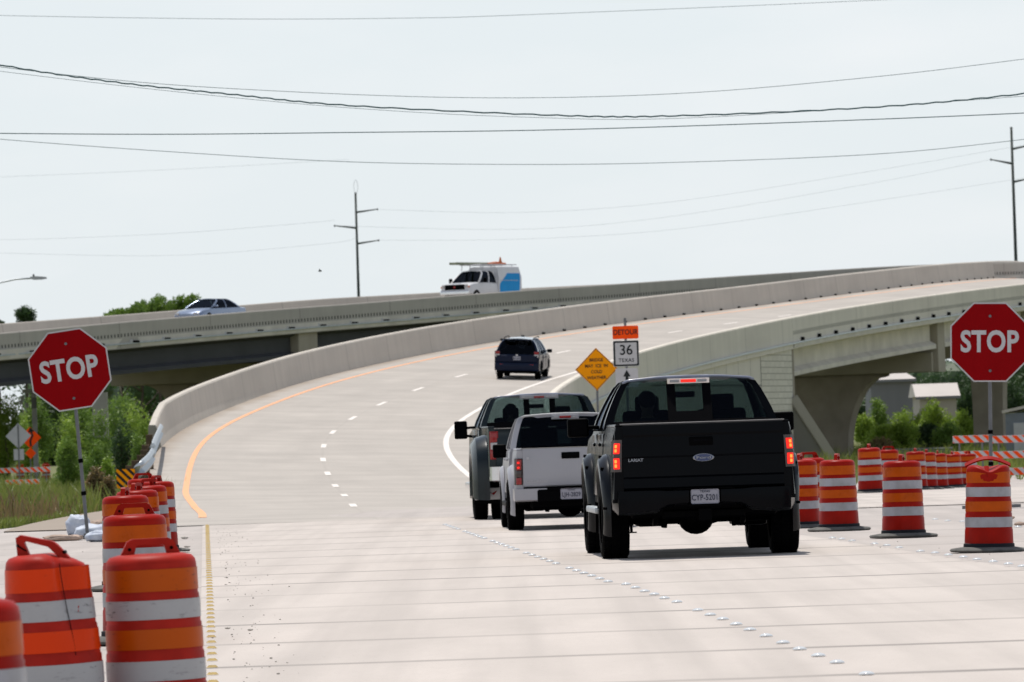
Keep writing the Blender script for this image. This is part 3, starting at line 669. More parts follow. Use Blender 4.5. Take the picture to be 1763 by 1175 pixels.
def flare(parent, side, x, yc, zc, r, w=.09, hgt=.13, a0=-.35, a1=pi+.35, m=M['flare'], bolts=True):
    mb = MB(); rings = []
    for k in range(25):
        a = a0+(a1-a0)*k/24; c_, s_ = cos(a), sin(a); e = 1-.25*abs(cos(a))**6
        pr = [(0, r), (w*.7*e, r+.005), (w*e, r+hgt*.22), (w*.92*e, r+hgt*.6), (w*.35*e, r+hgt*.95), (0, r+hgt)]
        rings.append([Vector((side*(x+dx), yc+rr*c_, zc+rr*s_)) for dx, rr in pr])
    mb.loft(rings); o = mb.build('fender_flare', m, parent, auto=40)
    if bolts:
        for k in (3, 8, 12, 16, 21):
            a = a0+(a1-a0)*k/24; mb = MB(); mb.cyl((side*(x+w*.5), yc+(r+hgt*.78)*cos(a), zc+(r+hgt*.78)*sin(a)), (side*(x+w*.5+.035), yc+(r+hgt*.80)*cos(a), zc+(r+hgt*.80)*sin(a)), .016, n=8); mb.build('bolt', M['trim'], o)
    return o
def seat(parent, x, y, z, hr=True, w=.50):
    mb = MB(); mb.box((x, y, z+.33), (w*1.1, .13, .70), .06, Matrix.Rotation(-.15, 4, 'X'), 2); mb.box((x, y+.27, z), (w, .52, .14), .05, None, 2)
    o = mb.build('seat', M['int'], parent, auto=40)
    if hr: mb = MB(); mb.box((x, y-.07, z+.74), (.27, .10, .19), .045, None, 3); mb.build('headrest', M['int'], o, auto=40)
    return o
def person(label, loc, rz, parent_name='person'):
    """seated driver, one skinned figure; hair and shirt are children"""
    me = bpy.data.meshes.new('person'); J = {'pel': (0, 0, 0, .13), 'wai': (0, -.03, .16, .135), 'che': (0, -.06, .36, .155), 'nec': (0, -.05, .54, .055), 'hd0': (0, -.03, .62, .075), 'hd1': (0, -.03, .72, .095), 'hd2': (0, -.035, .78, .075)}
    V = []; E_ = []; Rr = []
    def add(p, r): V.append(p); Rr.append(r); return len(V)-1
    ids = {k: add(v[:3], v[3]) for k, v in J.items()}
    for a, b in (('pel', 'wai'), ('wai', 'che'), ('che', 'nec'), ('nec', 'hd0'), ('hd0', 'hd1'), ('hd1', 'hd2')): E_.append((ids[a], ids[b]))
    nose = add((0, .075, .685), .014); E_.append((ids['hd1'], nose))
    for s in (-1, 1):
        sh = add((s*.20, -.06, .44), .07); el = add((s*.27, .12, .24), .05); wr = add((s*.17, .38, .34), .03); pa = add((s*.15, .44, .37), .036); E_ += [(ids['che'], sh), (sh, el), (el, wr), (wr, pa)]
        for k in range(4): f1 = add((s*(.12+.018*k), .50, .40-.016*k), .010); f2 = add((s*(.12+.018*k), .515, .365-.016*k), .009); E_ += [(pa, f1), (f1, f2)]
        tb = add((s*.105, .45, .40), .011); E_.append((pa, tb))
        hp = add((s*.10, .02, -.02), .11); kn = add((s*.15, .48, .02), .075); an = add((s*.14, .62, -.38), .045); ft = add((s*.14, .78, -.40), .04); E_ += [(ids['pel'], hp), (hp, kn), (kn, an), (an, ft)]
        ea = add((s*.098, -.03, .70), .018); E_.append((ids['hd1'], ea))
    me.from_pydata(V, E_, []); o = bpy.data.objects.new('person', me); link(o)
    sk = o.modifiers.new('skin', 'SKIN'); sub = o.modifiers.new('sub', 'SUBSURF'); sub.levels = 1; sub.render_levels = 1
    for i, r in enumerate(Rr): me.skin_vertices[0].data[i].radius = (r, r)
    me.skin_vertices[0].data[ids['pel']].use_root = True
    me.materials.append(M['skin']); o.location = loc; o.rotation_euler = (0, 0, rz)
    tag(o, label, 'person')
    mb = MB(); mb.sphere((0, -.05, .755), .108, (.98, 1.08, .95), 16); mb.build('hair', M['hair'], o, smooth=True)
    mb = MB(); mb.loft([[Vector((a*cos(2*pi*k/20), b*sin(2*pi*k/20)+yy, zz)) for k in range(20)] for a, b, yy, zz in ((.16, .15, -.01, -.05), (.165, .15, -.03, .12), (.20, .17, -.06, .34), (.235, .13, -.06, .43), (.19, .10, -.06, .49), (.07, .07, -.05, .55))]); mb.build('shirt', M['cloth'], o, smooth=True)
    return o
def mirror(parent, side, x0, x1, y, z, w, h, m=M['trim'], arms=((0, .0),), hy=.10):
    mb = MB(); mb.box((side*(x1-w/2), y, z), (w, hy, h), .035, None, 3); o = mb.build('side_mirror', m, parent, auto=40)
    mb = MB()
    for dz, zz in arms: mb.cyl((side*x0, y+.04, z+dz), (side*(x1-w+.02), y+.02, z+dz*.8), .022, n=8)
    mb.build('mirror_arm', m, o)
    mb = MB(); mb.box((side*(x1-w/2), y-hy/2-.002, z), (w*.8, .006, h*.8), .01); mb.build('mirror_glass', M['int'], o); return o
def plate(parent, x, y, z, big, small=None, w=.305, h=.155):
    mb = MB(); mb.box((x, y, z), (w, .008, h), .012); o = mb.build('number_plate', M['plate'], parent)
    text('plate_number', big, .088, M['plate_ink'], o, (x, y-.006, z-.014), bold=.0015, sx=.74, sp=1.08)
    if small: text('plate_state', small, .034, M['plate_ink'], o, (x, y-.006, z+.054), bold=.0006, sp=1.1)
    return o
def underbody(root, wb0, wbase, r, w, diff=True, ax_x=-.0, spare=True):
    mb = MB(); mb.cyl((-w, wb0, r), (w, wb0, r), .062, n=12); 
    if diff: mb.sphere((ax_x, wb0, r), .20, (1, .9, .95), 16); mb.cyl((ax_x-.28, wb0, r), (ax_x, wb0, r), .05, .13, 14); mb.cyl((ax_x+.28, wb0, r), (ax_x, wb0, r), .05, .13, 14)
    mb.build('rear_axle', M['trim'], root, auto=40)
    for s in (-1, 1):
        mb = MB(); mb.tube([(s*w*.62, wb0-.65, r+.26), (s*w*.62, wb0-.3, r+.05), (s*w*.62, wb0, r-.05), (s*w*.62, wb0+.3, r+.05), (s*w*.62, wb0+.65, r+.26)], .04, 6); mb.build('leaf_spring', M['trim'], root)
        mb = MB(); mb.cyl((s*w*.50, wb0-.12, r-.10), (s*w*.42, wb0-.25, r+.42), .035, n=8); mb.build('shock_absorber', M['trim'], root)
        mb = MB(); mb.b2(s*.50-.05, s*.50+.05, .25, wb0+wbase+.3, r+.12, r+.30, .01); mb.build('frame_rail', M['trim'], root)
    mb = MB(); mb.cyl((-w*.8, wb0+wbase, r), (w*.8, wb0+wbase, r), .05, n=8); mb.b2(-.35, .35, wb0+wbase-.25, wb0+wbase+.2, r-.12, r+.2, .05); mb.b2(-.22, .22, wb0+1.2, wb0+wbase-.4, r-.02, r+.25, .04); mb.b2(-.55, .55, wb0+wbase-.7, wb0+wbase-.6, r-.10, r+.05, .02); mb.build('driveline', M['trim'], root)
    mb = MB(); mb.cyl((.45, .10, r+.13), (.42, .9, r+.12), .04, n=12, cap=False); mb.cyl((.42, .9, r+.12), (.38, wb0+1.6, r+.05), .035, n=10); mb.b2(.25, .52, wb0+1.2, wb0+1.9, r-.05, r+.15, .06); mb.build('exhaust', M['trim'], root)
    mb = MB(); mb.b2(-.66, -.30, wb0+.7, wb0+1.7, r-.10, r+.25, .06); mb.build('fuel_tank', M['trim'], root, auto=40); mb = MB(); mb.b2(.42, .80, wb0+.6, wb0+1.5, r-.12, r+.25, .06, 2); mb.build('muffler', M['trim'], root, auto=40); mb = MB(); mb.b2(-.8, .8, .18, .32, r+.02, r+.25, .03); mb.build('crossmember', M['trim'], root)
    if spare:
        mb = MB(); mb.lathe([(.20, -.11), (.36, -.12), (.385, -.06), (.385, .06), (.36, .12), (.20, .11)], 28, (0, .62, r+.16)); mb.build('spare_wheel', M['tyre'], root, auto=40)

def pickup(name, label, pos, rz, P, tilt=(0, 0)):
    root = thing(name, label, 'pickup truck', pos, rz, tilt=tilt); bp = P['paint']; hw = P['hw']; r = P['r']; wb0 = P['y_ax']; wbs = P['wb']; zt = P['zt']; zb = P['zb']; L = P['len']; yc0, yc1 = P['cab']; ra = P['ra']; aw = P.get('arch_z', r)
    yf = wb0+wbs
    bedw = P.get('bedw', hw)
    # bed sides
    for s in (-1, 1):
        mb = MB(); slab_side(mb, side_poly(.06, yc0-.02, zb, zt-.02, [(wb0, aw, ra)]), bedw, .10, s)
        mb.b2(s*bedw, s*(bedw-.11), .06, yc0-.03, zt-.02, zt+.012, .01); mb.build('bed_side', bp, root, auto=30)
        mb = MB(); prs = [(.0, zb+.02), (.0, zt-.05), (.02, zt-.02)]
        mb.loft([[(s*(bedw+.0-a*0), .055, z) for a in (0,)]+[(s*(bedw-.012), .02, z), (s*(bedw-.05), .003, z), (s*(bedw-.115), .0, z), (s*(bedw-.115), .08, z), (s*(bedw-.0), .08, z)] for z in (zb+.04, zt-.08, zt-.015)]); mb.build('rear_corner_panel', bp, root, auto=30)
    mb = MB(); mb.b2(-bedw+.1, bedw-.1, .08, yc0-.03, zt-.53, zt-.49); mb.b2(-bedw+.1, bedw-.1, yc0-.09, yc0-.04, zt-.5, zt); 
    for s in (-1, 1): mb.b2(s*(bedw-.1), s*(bedw-.32), wb0-.42, wb0+.42, zt-.5, zt-.22, .04)
    mb.build('bed_floor', P.get('bedm', M['trim']), root)
    # tailgate
    tw = bedw-.12; mb = MB(); g0, g1 = P['gate']
    zs = P['gate_prof']
    def gate_row(x): return [Vector((x, yy, g0+(g1-g0)*zz)) for yy, zz in zs]+[Vector((x, .075, g1)), Vector((x, .075, g0))]
    mb.loft([gate_row(x) for x in (-tw, -tw+.02, -tw*.5, 0, tw*.5, tw-.02, tw)]); tg = mb.build('tailgate', bp, root, auto=25)
    mb = MB(); mb.b2(-tw-.02, tw+.02, -.01, .08, g1-.004, g1+.010, .004); mb.build('tailgate_cap', P.get('capm', M['cap_glint']), tg)  # cap coloured lighter so its edge reads as a sun glint
    hx, hz = P['handle']; mb = MB(); mb.box((hx, -.016, hz), (.26, .03, .095), .015, None, 2); hb = mb.build('tailgate_handle', M['trim'], tg, auto=40); mb = MB(); mb.box((hx+.0, -.026, hz+.01), (.17, .016, .03), .006); mb.build('handle_pull', M['int'], hb)
    # lower body of the cab, doors, front wings
    zd = P['zbelt']
    for s in (-1, 1):
        topl = [(yc0, zd), (yc1-.9 if False else yc1+.02, zd), (yc1+.1, zd-.03), (L-.25, zd-.10), (L-.05, zd-.24)]
        mb = MB(); slab_side(mb, side_poly(yc0, L-.03, zb-.02, zd, [(yf, aw, ra)], top=topl), hw, .10, s); mb.build('cab_side', bp, root, auto=30)
        nd = P['doors']
        for k in range(nd):
            a = yc0+.06+k*(yc1-yc0-.1)/nd; b = a+(yc1-yc0-.1)/nd-.03
            mb = MB(); mb.b2(s*(hw-.01), s*(hw+.012), a, b, zb+.06, zd-.03, .012, 2); dr = mb.build('door', bp, root, auto=40)
            mb = MB(); mb.b2(s*(hw+.012), s*(hw+.045), b-.30 if False else a+.08, a+.30, zd-.17, zd-.13, .01); mb.build('door_handle', P.get('trimm', bp), dr)
        mb = MB(); mb.b2(s*(hw-.0), s*(hw+P.get('stepx', .06)), yc0+.1, yf-ra-.12, zb-.13, zb-.06, .02, 2); mb.build('side_step', P.get('stepm', M['trim']), root)
    mb = MB(); mb.loft([[(-hw+.08, yc1+.0, zd), (-hw*.5, yc1, zd+.05), (0, yc1, zd+.06), (hw*.5, yc1, zd+.05), (hw-.08, yc1, zd), (hw-.08, yc1, zd-.3), (-hw+.08, yc1, zd-.3)],
        [(-hw+.08, L-.35, zd-.10), (-hw*.5, L-.35, zd-.03), (0, L-.35, zd-.02), (hw*.5, L-.35, zd-.03), (hw-.08, L-.35, zd-.10), (hw-.08, L-.35, zd-.4), (-hw+.08, L-.35, zd-.4)],
        [(-hw+.10, L-.04, zd-.26), (-hw*.5, L-.03, zd-.20), (0, L-.03, zd-.19), (hw*.5, L-.03, zd-.20), (hw-.10, L-.04, zd-.26), (hw-.1, L-.04, zd-.5), (-hw+.1, L-.04, zd-.5)]]); mb.build('hood', bp, root, auto=35)
    mb = MB(); mb.b2(-hw+.12, hw-.12, L-.08, L+.02, zb+.12, zd-.22, .03); mb.build('grille', M['trim'], root); mb = MB(); mb.b2(-hw, hw, L-.10, L+.10, zb-.05, zb+.16, .05, 2); mb.build('front_bumper', P.get('bumm', M['trim']), root)
    mb = MB(); mb.b2(-hw+.1, hw-.1, yc0, yc1+.5, zb-.02, zb+.08); mb.b2(-hw+.1, hw-.1, yc0-.0, yc0+.07, zb, zd); mb.b2(-hw+.1, hw-.1, yc1-.25, yc1-.02, zb+.3, zd+.04, .03); mb.build('cabin_floor', M['int'], root)
    # greenhouse
    g = GH(P['outl'], (yc0, yc0+P['rs']), (yc1, yc1-P['fs'])); tr_ = P['t_roof']
    mb = MB()
    for s in (-1, 1): g.panel(mb, tr_, 1, 0, 1, s)
    mb.build('roof', P.get('roofm', bp), root, auto=40)
    cuts = P['pillars']
    for s in (-1, 1):
        for a, b in cuts: mb = MB(); g.panel(mb, 0, tr_, a, b, s, nv=2); mb.build('pillar', bp, root, auto=40)
    for s in (-1, 1):
        for (a, b) in zip(cuts[:-1], cuts[1:]):
            mb = MB(); g.panel(mb, 0, tr_, a[1], b[0], s, .018, th=.006); mb.build('side_window', M['glass'], root, auto=40)
    # rear end of the cab
    fr = P.get('rframe', .93); t0 = P.get('rt0', .02); t1 = P.get('rt1', .74)
    mb = MB()
    g.endpane(mb, 'r', 0, t1, fr, 1.0, 0, th=.05); g.endpane(mb, 'r', 0, t1, -1.0, -fr, 0, th=.05); g.endpane(mb, 'r', t1, .97, -1, 1, 0, th=.05)
    mb.build('cab_back', P.get('backm', bp), root, auto=30)
    if P.get('slider'):
        sl0, sl1, st0, st1 = P['slider']; mb = MB()
        g.endpane(mb, 'r', 0, t1, sl1+.055, fr, .012, ab=(1, 0)); g.endpane(mb, 'r', 0, t1, -fr, sl0-.055, .012, ab=(0, 1)); g.endpane(mb, 'r', 0, t1, sl0+.03, sl1-.03, .012, ab=(1, 1))
        mb.build('rear_window', M['glass'], root)
        mb = MB(); g.endpane(mb, 'r', 0, t1, sl0-.06, sl0+.035, .004, th=.02, ab=(1, 1)); g.endpane(mb, 'r', 0, t1, sl1-.035, sl1+.06, .004, th=.02, ab=(1, 1)); g.endpane(mb, 'r', .06, st0, sl0+.036, sl1-.036, .004, th=.02, ab=(1, 1)); g.endpane(mb, 'r', st1, t1, -fr, fr, .004, th=.02); g.endpane(mb, 'r', 0, .06, -fr, fr, .003, th=.02)
        mb.build('window_frame', M['int'], root)
    else:
        mb = MB(); g.endpane(mb, 'r', t0, t1, -fr, fr, .012); mb.build('rear_window', M['glass'], root)
    mb = MB(); g.endpane(mb, 'f', 0, .76, -.93, .93, .012); mb.build('windshield', M['glass_c'], root)
    mb = MB(); g.endpane(mb, 'f', 0, .78, .92, 1.0, 0, th=.05); g.endpane(mb, 'f', 0, .78, -1.0, -.92, 0, th=.05); g.endpane(mb, 'f', .76, .97, -1, 1, 0, th=.05); mb.build('windshield_frame', bp, root)
    mb = MB(); mb.box((.05, yc1-.55, P['outl'][-1][1]-.20), (.26, .03, .07), .015); mb.build('inside_mirror', M['int'], root)
    mb = MB(); tl = [g.P(tr_*.72+(1-tr_*.72)*k/12, 0, -1) for k in range(13)]; tr2 = [g.P(1-(1-tr_*.72)*k/12, 0, 1) for k in range(1, 13)]
    mb.tube([p+Vector((0, .005, -.006)) for p in tl+tr2], .017, 6); mb.build('roof_sheen_strip', P.get('sheenm', M['lip']), root, smooth=True)  # added pale tube; its colour paints the highlight along the rear roof edge
    # third brake lamp
    bz = P['bl']; rt_ = P['outl'][-1][1]; yb = g.ends(rt_-.04)[0]
    mb = MB(); mb.loft([[(x, yb-.02-e, rt_-.085+q), (x, yb-.025-e, rt_-.028+q), (x, yb+.16, rt_+.008), (x, yb+.16, rt_-.05)] for x, e, q in ((-bz, 0, .0), (-bz+.03, .02, .0), (bz-.03, .02, 0), (bz, 0, 0))]); hl = mb.build('high_brake_lamp', P.get('hlm', bp), root, auto=40)
    mb = MB(); mb.b2(-.085, .085, yb-.055, yb-.02, rt_-.074, rt_-.040, .006); mb.build('lamp_lens', P.get('bl_m', M['brake']), hl)
    for s in (-1, 1): mb = MB(); mb.b2(s*.10, s*(bz-.03), yb-.05, yb-.02, rt_-.072, rt_-.042, .006); mb.build('cargo_lamp', M['lens_w'], hl)
    # wheels
    w = P['tw']
    for y in (wb0, yf):
        for s in (-1, 1):
            xo = P['tx'] if y == wb0 else P.get('txf', P['tx']); wheel(root, s*(xo-w), s*xo, y, r, P.get('rim', M['steel']))
            if P.get('dual') and y == wb0: wheel(root, s*(xo-2*w-.07), s*(xo-w-.07), y, r, M['steel'])
    for x in P['seats']: seat(root, x, yc1-1.45, zb+.32)
    mb = MB(); mb.box((0, yc0+.28, zb+.50), (hw*1.55, .14, .52), .05, Matrix.Rotation(-.2, 4, 'X'), 2); rs_ = mb.build('rear_seat', M['int'], root, auto=40)
    mb = MB(); mb.tube([(-.38+.19*cos(a), yc1-.62+.07*sin(a), zd-.10+.18*sin(a)) for a in (2*pi*k/20 for k in range(21))], .015, 6, False); mb.build('steering_wheel', M['int'], root)
    underbody(root, wb0, wbs, r, P['tx']-w, P.get('diff', True), P.get('diffx', 0))
    return root, g

def lampset(root, s, x0, x1, y0, z0, z1, cells, m_house, wrap=.10):
    """tail lamp wrapping the rear corner; cells = (z0, z1, material, hot)"""
    mb = MB(); xa, xb = s*x0, s*x1
    mb.loft([[(xa, y0-.012, z), (xb-s*.03, y0-.012, z), (xb+s*.004, y0+.03, z), (xb+s*.006, y0+wrap, z), (xa, y0+wrap, z)] for z in (z0, z0+.01, z1-.01, z1)])
    h = mb.build('tail_lamp', m_house, root, auto=30)
    for c in cells:
        mb = MB(); a, b = x0+.018, x1-.02; mb.b2(s*a, s*b, y0-.03, y0-.005, c[0], c[1], .008, 2); mb.build('lamp_lens', c[2], h, auto=40)
        if len(c) > 3 and c[3]:
            mb = MB(); mm = (a+b)/2
            for q in (.3, .7): mb.box((s*(mm+.01), y0-.031, c[0]+(c[1]-c[0])*q), (.026, .01, (c[1]-c[0])*.30), .004)
            mb.build('lamp_bulb', M['brake_hot'], h)
    return h

# ---------------------------------------------------------------- 1. black truck
def heading(a): return radians(a)   # positive turns the nose to the left
fdb = 160.0; c = W(1213, 855, fdb); bpos = (c.x, c.y, .0)
outl = [(.965, 1.42), (.935, 1.54), (.865, 1.70), (.80, 1.83), (.745, 1.915), (.69, 1.95), (.35, 1.978), (0, 1.985)]
PB = dict(paint=M['black_paint'], hw=.99, bedw=.985, r=.43, y_ax=1.20, wb=3.68, zt=1.455, zb=.62, len=5.85, cab=(1.98, 4.62), ra=.54, arch_z=.48, gate=(.755, 1.462),
    gate_prof=[(.0, 0), (-.020, .03), (-.008, .17), (-.026, .20), (-.018, .48), (-.032, .51), (-.016, .80), (-.034, .84), (-.026, .985), (-.008, 1.0)], handle=(-.02, 1.26), zbelt=1.40, doors=2, outl=outl, rs=.30, fs=.95, t_roof=.60,
    pillars=[(0, .07), (.40, .445), (.93, 1.0)], slider=(-.185, .185, .14, .66), rframe=.90, rt1=.66, bl=.235, bl_m=M['brake'], hlm=M['chrome'], tw=.30, tx=1.075, seats=(-.42, .42), diffx=-.03, backm=M['black_paint'], roofm=M['black_gloss'], stepm=M['steel'], stepx=.10)
bt, bg_ = pickup('pickup_truck', 'black crew cab pickup with bolted fender flares and lit brake lamps, nearest in the queue', bpos, heading(2.0), PB)
for s in (-1, 1):
    flare(bt, s, .985, 1.20, .48, .53, .105, .14); flare(bt, s, .985, 1.20+3.68, .48, .53, .105, .14)
    lampset(bt, s, .885, .990, 0, .955, 1.30, [(.985, 1.105, M['brake'], True), (1.15, 1.265, M['brake'], True), (1.11, 1.145, M['lens_d'])], M['lens_d'])
    mirror(bt, s, .93, 1.285, 3.95, 1.445, .24, .215)
mb = MB()
for s in (-1, 1):   # stepped rear bumper
    mb.loft([[(s*x, y-d, z1), (s*x, y, z1), (s*x, y, z0), (s*x, y-d, z0+.03), (s*x, y-d-.012, (z0+z1)/2)] for x, y, d, z0, z1 in ((.17, .05, .13, .575, .735), (.40, .05, .13, .56, .735), (.52, .05, .14, .50, .745), (.80, .05, .13, .48, .745), (.93, .10, .12, .49, .745), (.985, .28, .10, .55, .745))])
bu = mb.build('rear_bumper', M['black_paint'], bt, auto=35)
mb = MB(); mb.b2(-.33, .33, -.055, .05, .555, .60, .01); mb.b2(-.33, .33, .0, .05, .57, .75); mb.b2(-.34, -.17, -.075, .0, .56, .745, .02); mb.b2(.17, .34, -.075, .0, .56, .745, .02); mb.b2(-.30, .30, -.07, .03, .745, .758, .004); mb.build('bumper_step', M['trim'], bu)
mb = MB(); mb.b2(-.05, .05, -.02, .3, .42, .52, .01); mb.b2(-.45, .45, .15, .25, .43, .53, .02); mb.b2(-.07, .07, -.03, -.01, .40, .54, .01); mb.build('tow_hitch', M['trim'], bt)
plate(bt, .0, -.085, .665, 'CYP-5201', 'TEXAS')
mb = MB(); mb.lathe([(.001, 0), (.088, 0), (.088, .010), (.080, .014), (.001, .014)], 36); em = mb.build('oval_emblem', M['badge'], bt, loc=(0.0, -.032, 1.083)); em.rotation_euler = (pi/2, 0, 0); em.scale = (1.30, .50, 1)
mb = MB(); mb.lathe([(.001, .014), (.074, .014), (.070, .017), (.001, .017)], 36); e2 = mb.build('emblem_face', M['blue_em'], em)
text('emblem_script', 'Ford', .082, M['badge'], em, (0, 0, .019), rot=(0, 0, 0), bold=.001, sx=.8)
text('badge', 'LARIAT', .045, M['badge'], bt, (-.73, -.036, 1.075), bold=.0012, sx=1.1)
c_ = bt.matrix_basis.to_4x4() if False else Matrix.Translation(bpos) @ Matrix.Rotation(heading(2.0), 4, 'Z')
person('driver in dark shirt at the wheel of the black pickup, seen through its rear window', c_ @ Vector((-.42, 3.12, .98)), heading(2.0))
mb = MB(); mb.cyl((-.60, 3.9, .25), (-.60, 3.9, .55), .018, n=6); mb.b2(-.66, -.54, 3.87, 3.93, .235, .25); mb.build('hanging_bracket', M['trim'], bt)
mb = MB(); mb.box((-.62, 1.1, 1.56), (.04, .04, .01)) ; mb.bm.free()

# ---------------------------------------------------------------- 2. small white pickup
def tumble(root, xm, z0, z1, amt, names):
    for ch in root.children:
        if ch.name.split('.')[0] in names:
            ch.data = ch.data.copy()
            for o in [ch]+list(ch.children):
                for v in o.data.vertices:
                    if abs(v.co.x) > xm and v.co.z > z0:
                        k = min(1.3, (v.co.z-z0)/(z1-z0)); v.co.x -= math.copysign(amt*k*k, v.co.x)
BODY = ('bed_side', 'rear_corner_panel', 'tail_lamp', 'cab_side', 'door')
def ridge(mb): return mb
tumble(bt, .80, 1.10, 1.46, .050, BODY)
c = W(984, 805, 121); wpos = (c.x, c.y, .0)
outl = [(.815, 1.17), (.79, 1.30), (.75, 1.43), (.71, 1.55), (.675, 1.615), (.60, 1.642), (.3, 1.660), (0, 1.666)]
PW = dict(paint=M['white_paint'], hw=.845, bedw=.81, r=.36, y_ax=1.05, wb=3.2, zt=1.165, zb=.47, len=4.9, cab=(1.65, 3.85), ra=.43, arch_z=.40, gate=(.625, 1.168),
    gate_prof=[(.0, 0), (-.018, .03), (-.018, .93), (-.008, 1.0)], handle=(-.01, 1.06), zbelt=1.17, doors=2, outl=outl, rs=.22, fs=.75, t_roof=.62,
    pillars=[(0, .09), (.42, .47), (.93, 1.0)], rframe=.90, rt1=.64, bl=.20, bl_m=M['lens'], hlm=M['white_paint'], sheenm=M['sign_white'], tw=.235, tx=.905, seats=(-.37, .37), diff=True, bedm=M['trim'])
wt, wg = pickup('pickup_truck', 'small white pickup with a clean tailgate, squeezed in behind the wide dual-wheeled truck', wpos, heading(1.7), PW)
for s in (-1, 1):
    flare(wt, s, .805, 1.05, .40, .42, .085, .13, m=M['white_paint'], bolts=False); flare(wt, s, .855, 4.25, .40, .42, .055, .10, m=M['white_paint'], bolts=False)
    lampset(wt, s, .70, .815, 0, .66, 1.035, [(.665, .76, M['lens']), (.77, .86, M['lens_d']), (.87, 1.02, M['lens'], False)], M['lens_d'])
    mirror(wt, s, .80, 1.03, 3.2, 1.14, .20, .20)
    for q in (.905, .975): mb = MB(); mb.box((s*.757, -.033, q), (.035, .01, .03), .004); mb.build('lamp_bulb', M['brake'], wt)
mb = MB(); mb.loft([[(x, y-.10, .60), (x, y, .605), (x, y, z0), (x, y-.10, z0+.02)] for x, y, z0 in ((-.84, .30, .44), (-.82, .10, .42), (-.70, .03, .42), (-.45, .02, .42), (.45, .02, .42), (.70, .03, .42), (.82, .10, .42), (.84, .30, .44))]); wb_ = mb.build('rear_bumper', M['white_paint'], wt, auto=30)
tumble(wt, .66, .85, 1.17, .035, BODY)
mb = MB(); mb.b2(-.50, .50, -.10, .0, .40, .585, .02); mb.b2(-.36, .36, -.115, .02, .56, .61, .01); mb.b2(-.60, .60, .1, .25, .30, .46, .04); mb.build('bumper_insert', M['trim'], wb_)
plate(wt, -.02, -.112, .515, 'LJH-2829', 'TEXAS')
text('badge', 'COLORADO', .058, M['signback'], wt, (-.50, -.022, .705), bold=.0015, sx=.95); mb = MB(); mb.cyl((-.62, -.03, 1.035), (-.62, -.01, 1.035), .022, n=12); mb.build('keyhole', M['signback'], wt)

# ---------------------------------------------------------------- 3. grey-blue dual-wheel truck
c = W(947, 780, 107); dpos = (c.x, c.y, .0)
outl = [(.99, 1.50), (.955, 1.62), (.90, 1.75), (.85, 1.87), (.80, 1.96), (.73, 1.995), (.35, 2.02), (0, 2.03)]
PD = dict(paint=M['grey_paint'], hw=1.01, bedw=.99, r=.40, y_ax=1.30, wb=4.2, zt=1.50, zb=.66, len=6.6, cab=(2.55, 5.2), ra=.50, arch_z=.45, gate=(.80, 1.47),
    gate_prof=[(.0, 0), (-.02, .03), (-.02, .75), (-.005, .80), (-.005, .95), (-.008, 1.0)], handle=(0, 1.32), zbelt=1.49, doors=2, outl=outl, rs=.20, fs=.85, t_roof=.60,
    pillars=[(0, .07), (.42, .46), (.93, 1.0)], slider=(-.20, .20, .10, .68), rframe=.90, rt1=.68, bl=.32, bl_m=M['lens'], hlm=M['white_paint'], tw=.225, tx=1.20, txf=1.02, dual=True, seats=(-.43, .43), rim=M['chrome'], roofm=M['black_gloss'])
dt, dg_ = pickup('pickup_truck', 'dark grey dual rear wheel pickup with wide hips, long tow mirrors and pale mud flaps', dpos, heading(2.9), PD)
for s in (-1, 1):
    mb = MB(); rings = []     # wide hip over the dual wheels
    for k in range(21):
        a = -.2+(pi+.4)*k/20; c1, s1 = cos(a), sin(a); sq = (abs(c1)**4+abs(s1)**4)**-.25; rr = .52
        pr = [(-.02, rr), (.20, rr), (.245, rr+.06), (.24, rr+.20), (.17, rr+.31), (.03, rr+.355), (-.02, rr+.36)]
        rings.append([Vector((s*(.985+dx), 1.30+q*c1*min(sq, 1.18), .50+q*s1*min(1.08, sq))) for dx, q in pr])
    mb.loft(rings); mb.build('rear_fender', M['grey_paint'], dt, auto=35)
    mb = MB(); mb.b2(s*.78, s*1.22, .66, .69, .26, .66); fl = mb.build('mud_flap', M['trim'], dt); mb = MB(); mb.b2(s*.79, s*1.205, .645, .66, .33, .52, .006); mf = mb.build('flap_plate', M['sign_white'], fl)
    mb = MB(); mb.prism([Vector((s*1.0+.075*q*cos(pi/2+k*pi/5), .643, .425+.075*q*sin(pi/2+k*pi/5))) for k in range(10) for q in ((1 if k % 2 == 0 else .42),)], Vector((0, -.004, 0))); mb.build('flap_emblem', M['sign_black'], mf)
    for t_ in (-1, 1): mb = MB(); mb.prism([Vector((s*1.0+t_*.06, .643, .43)), Vector((s*1.0+t_*.16, .643, .475)), Vector((s*1.0+t_*.13, .643, .43)), Vector((s*1.0+t_*.10, .643, .40))], Vector((0, -.004, 0))); mb.build('flap_emblem', M['lens'] if t_ > 0 else M['blue_em'], mf)
    lampset(dt, s, .83, .975, 0, .98, 1.43, [(1.0, 1.13, M['lens']), (1.14, 1.25, M['lens_w']), (1.26, 1.41, M['lens'])], M['lens'])
    mirror(dt, s, 1.0, 1.345, 4.35, 1.47, .215, .30, arms=((.04, 0), (-.12, 0)))
    mb = MB(); mb.b2(s*.97, s*1.18, 2.7, 4.8, .50, .60, .04, 2); mb.build('side_step', M['chrome'], dt)
mb = MB(); mb.loft([[(x, y-.14, .86), (x, y, .87), (x, y, .62), (x, y-.14, .64)] for x, y in ((-.99, .20), (-.95, .08), (-.7, .03), (.7, .03), (.95, .08), (.99, .20))]); mb.build('rear_bumper', M['chrome'], dt, auto=30)
mb = MB(); mb.b2(-.40, .40, -.14, .0, .58, .80, .02); mb.build('bumper_step', M['trim'], dt)
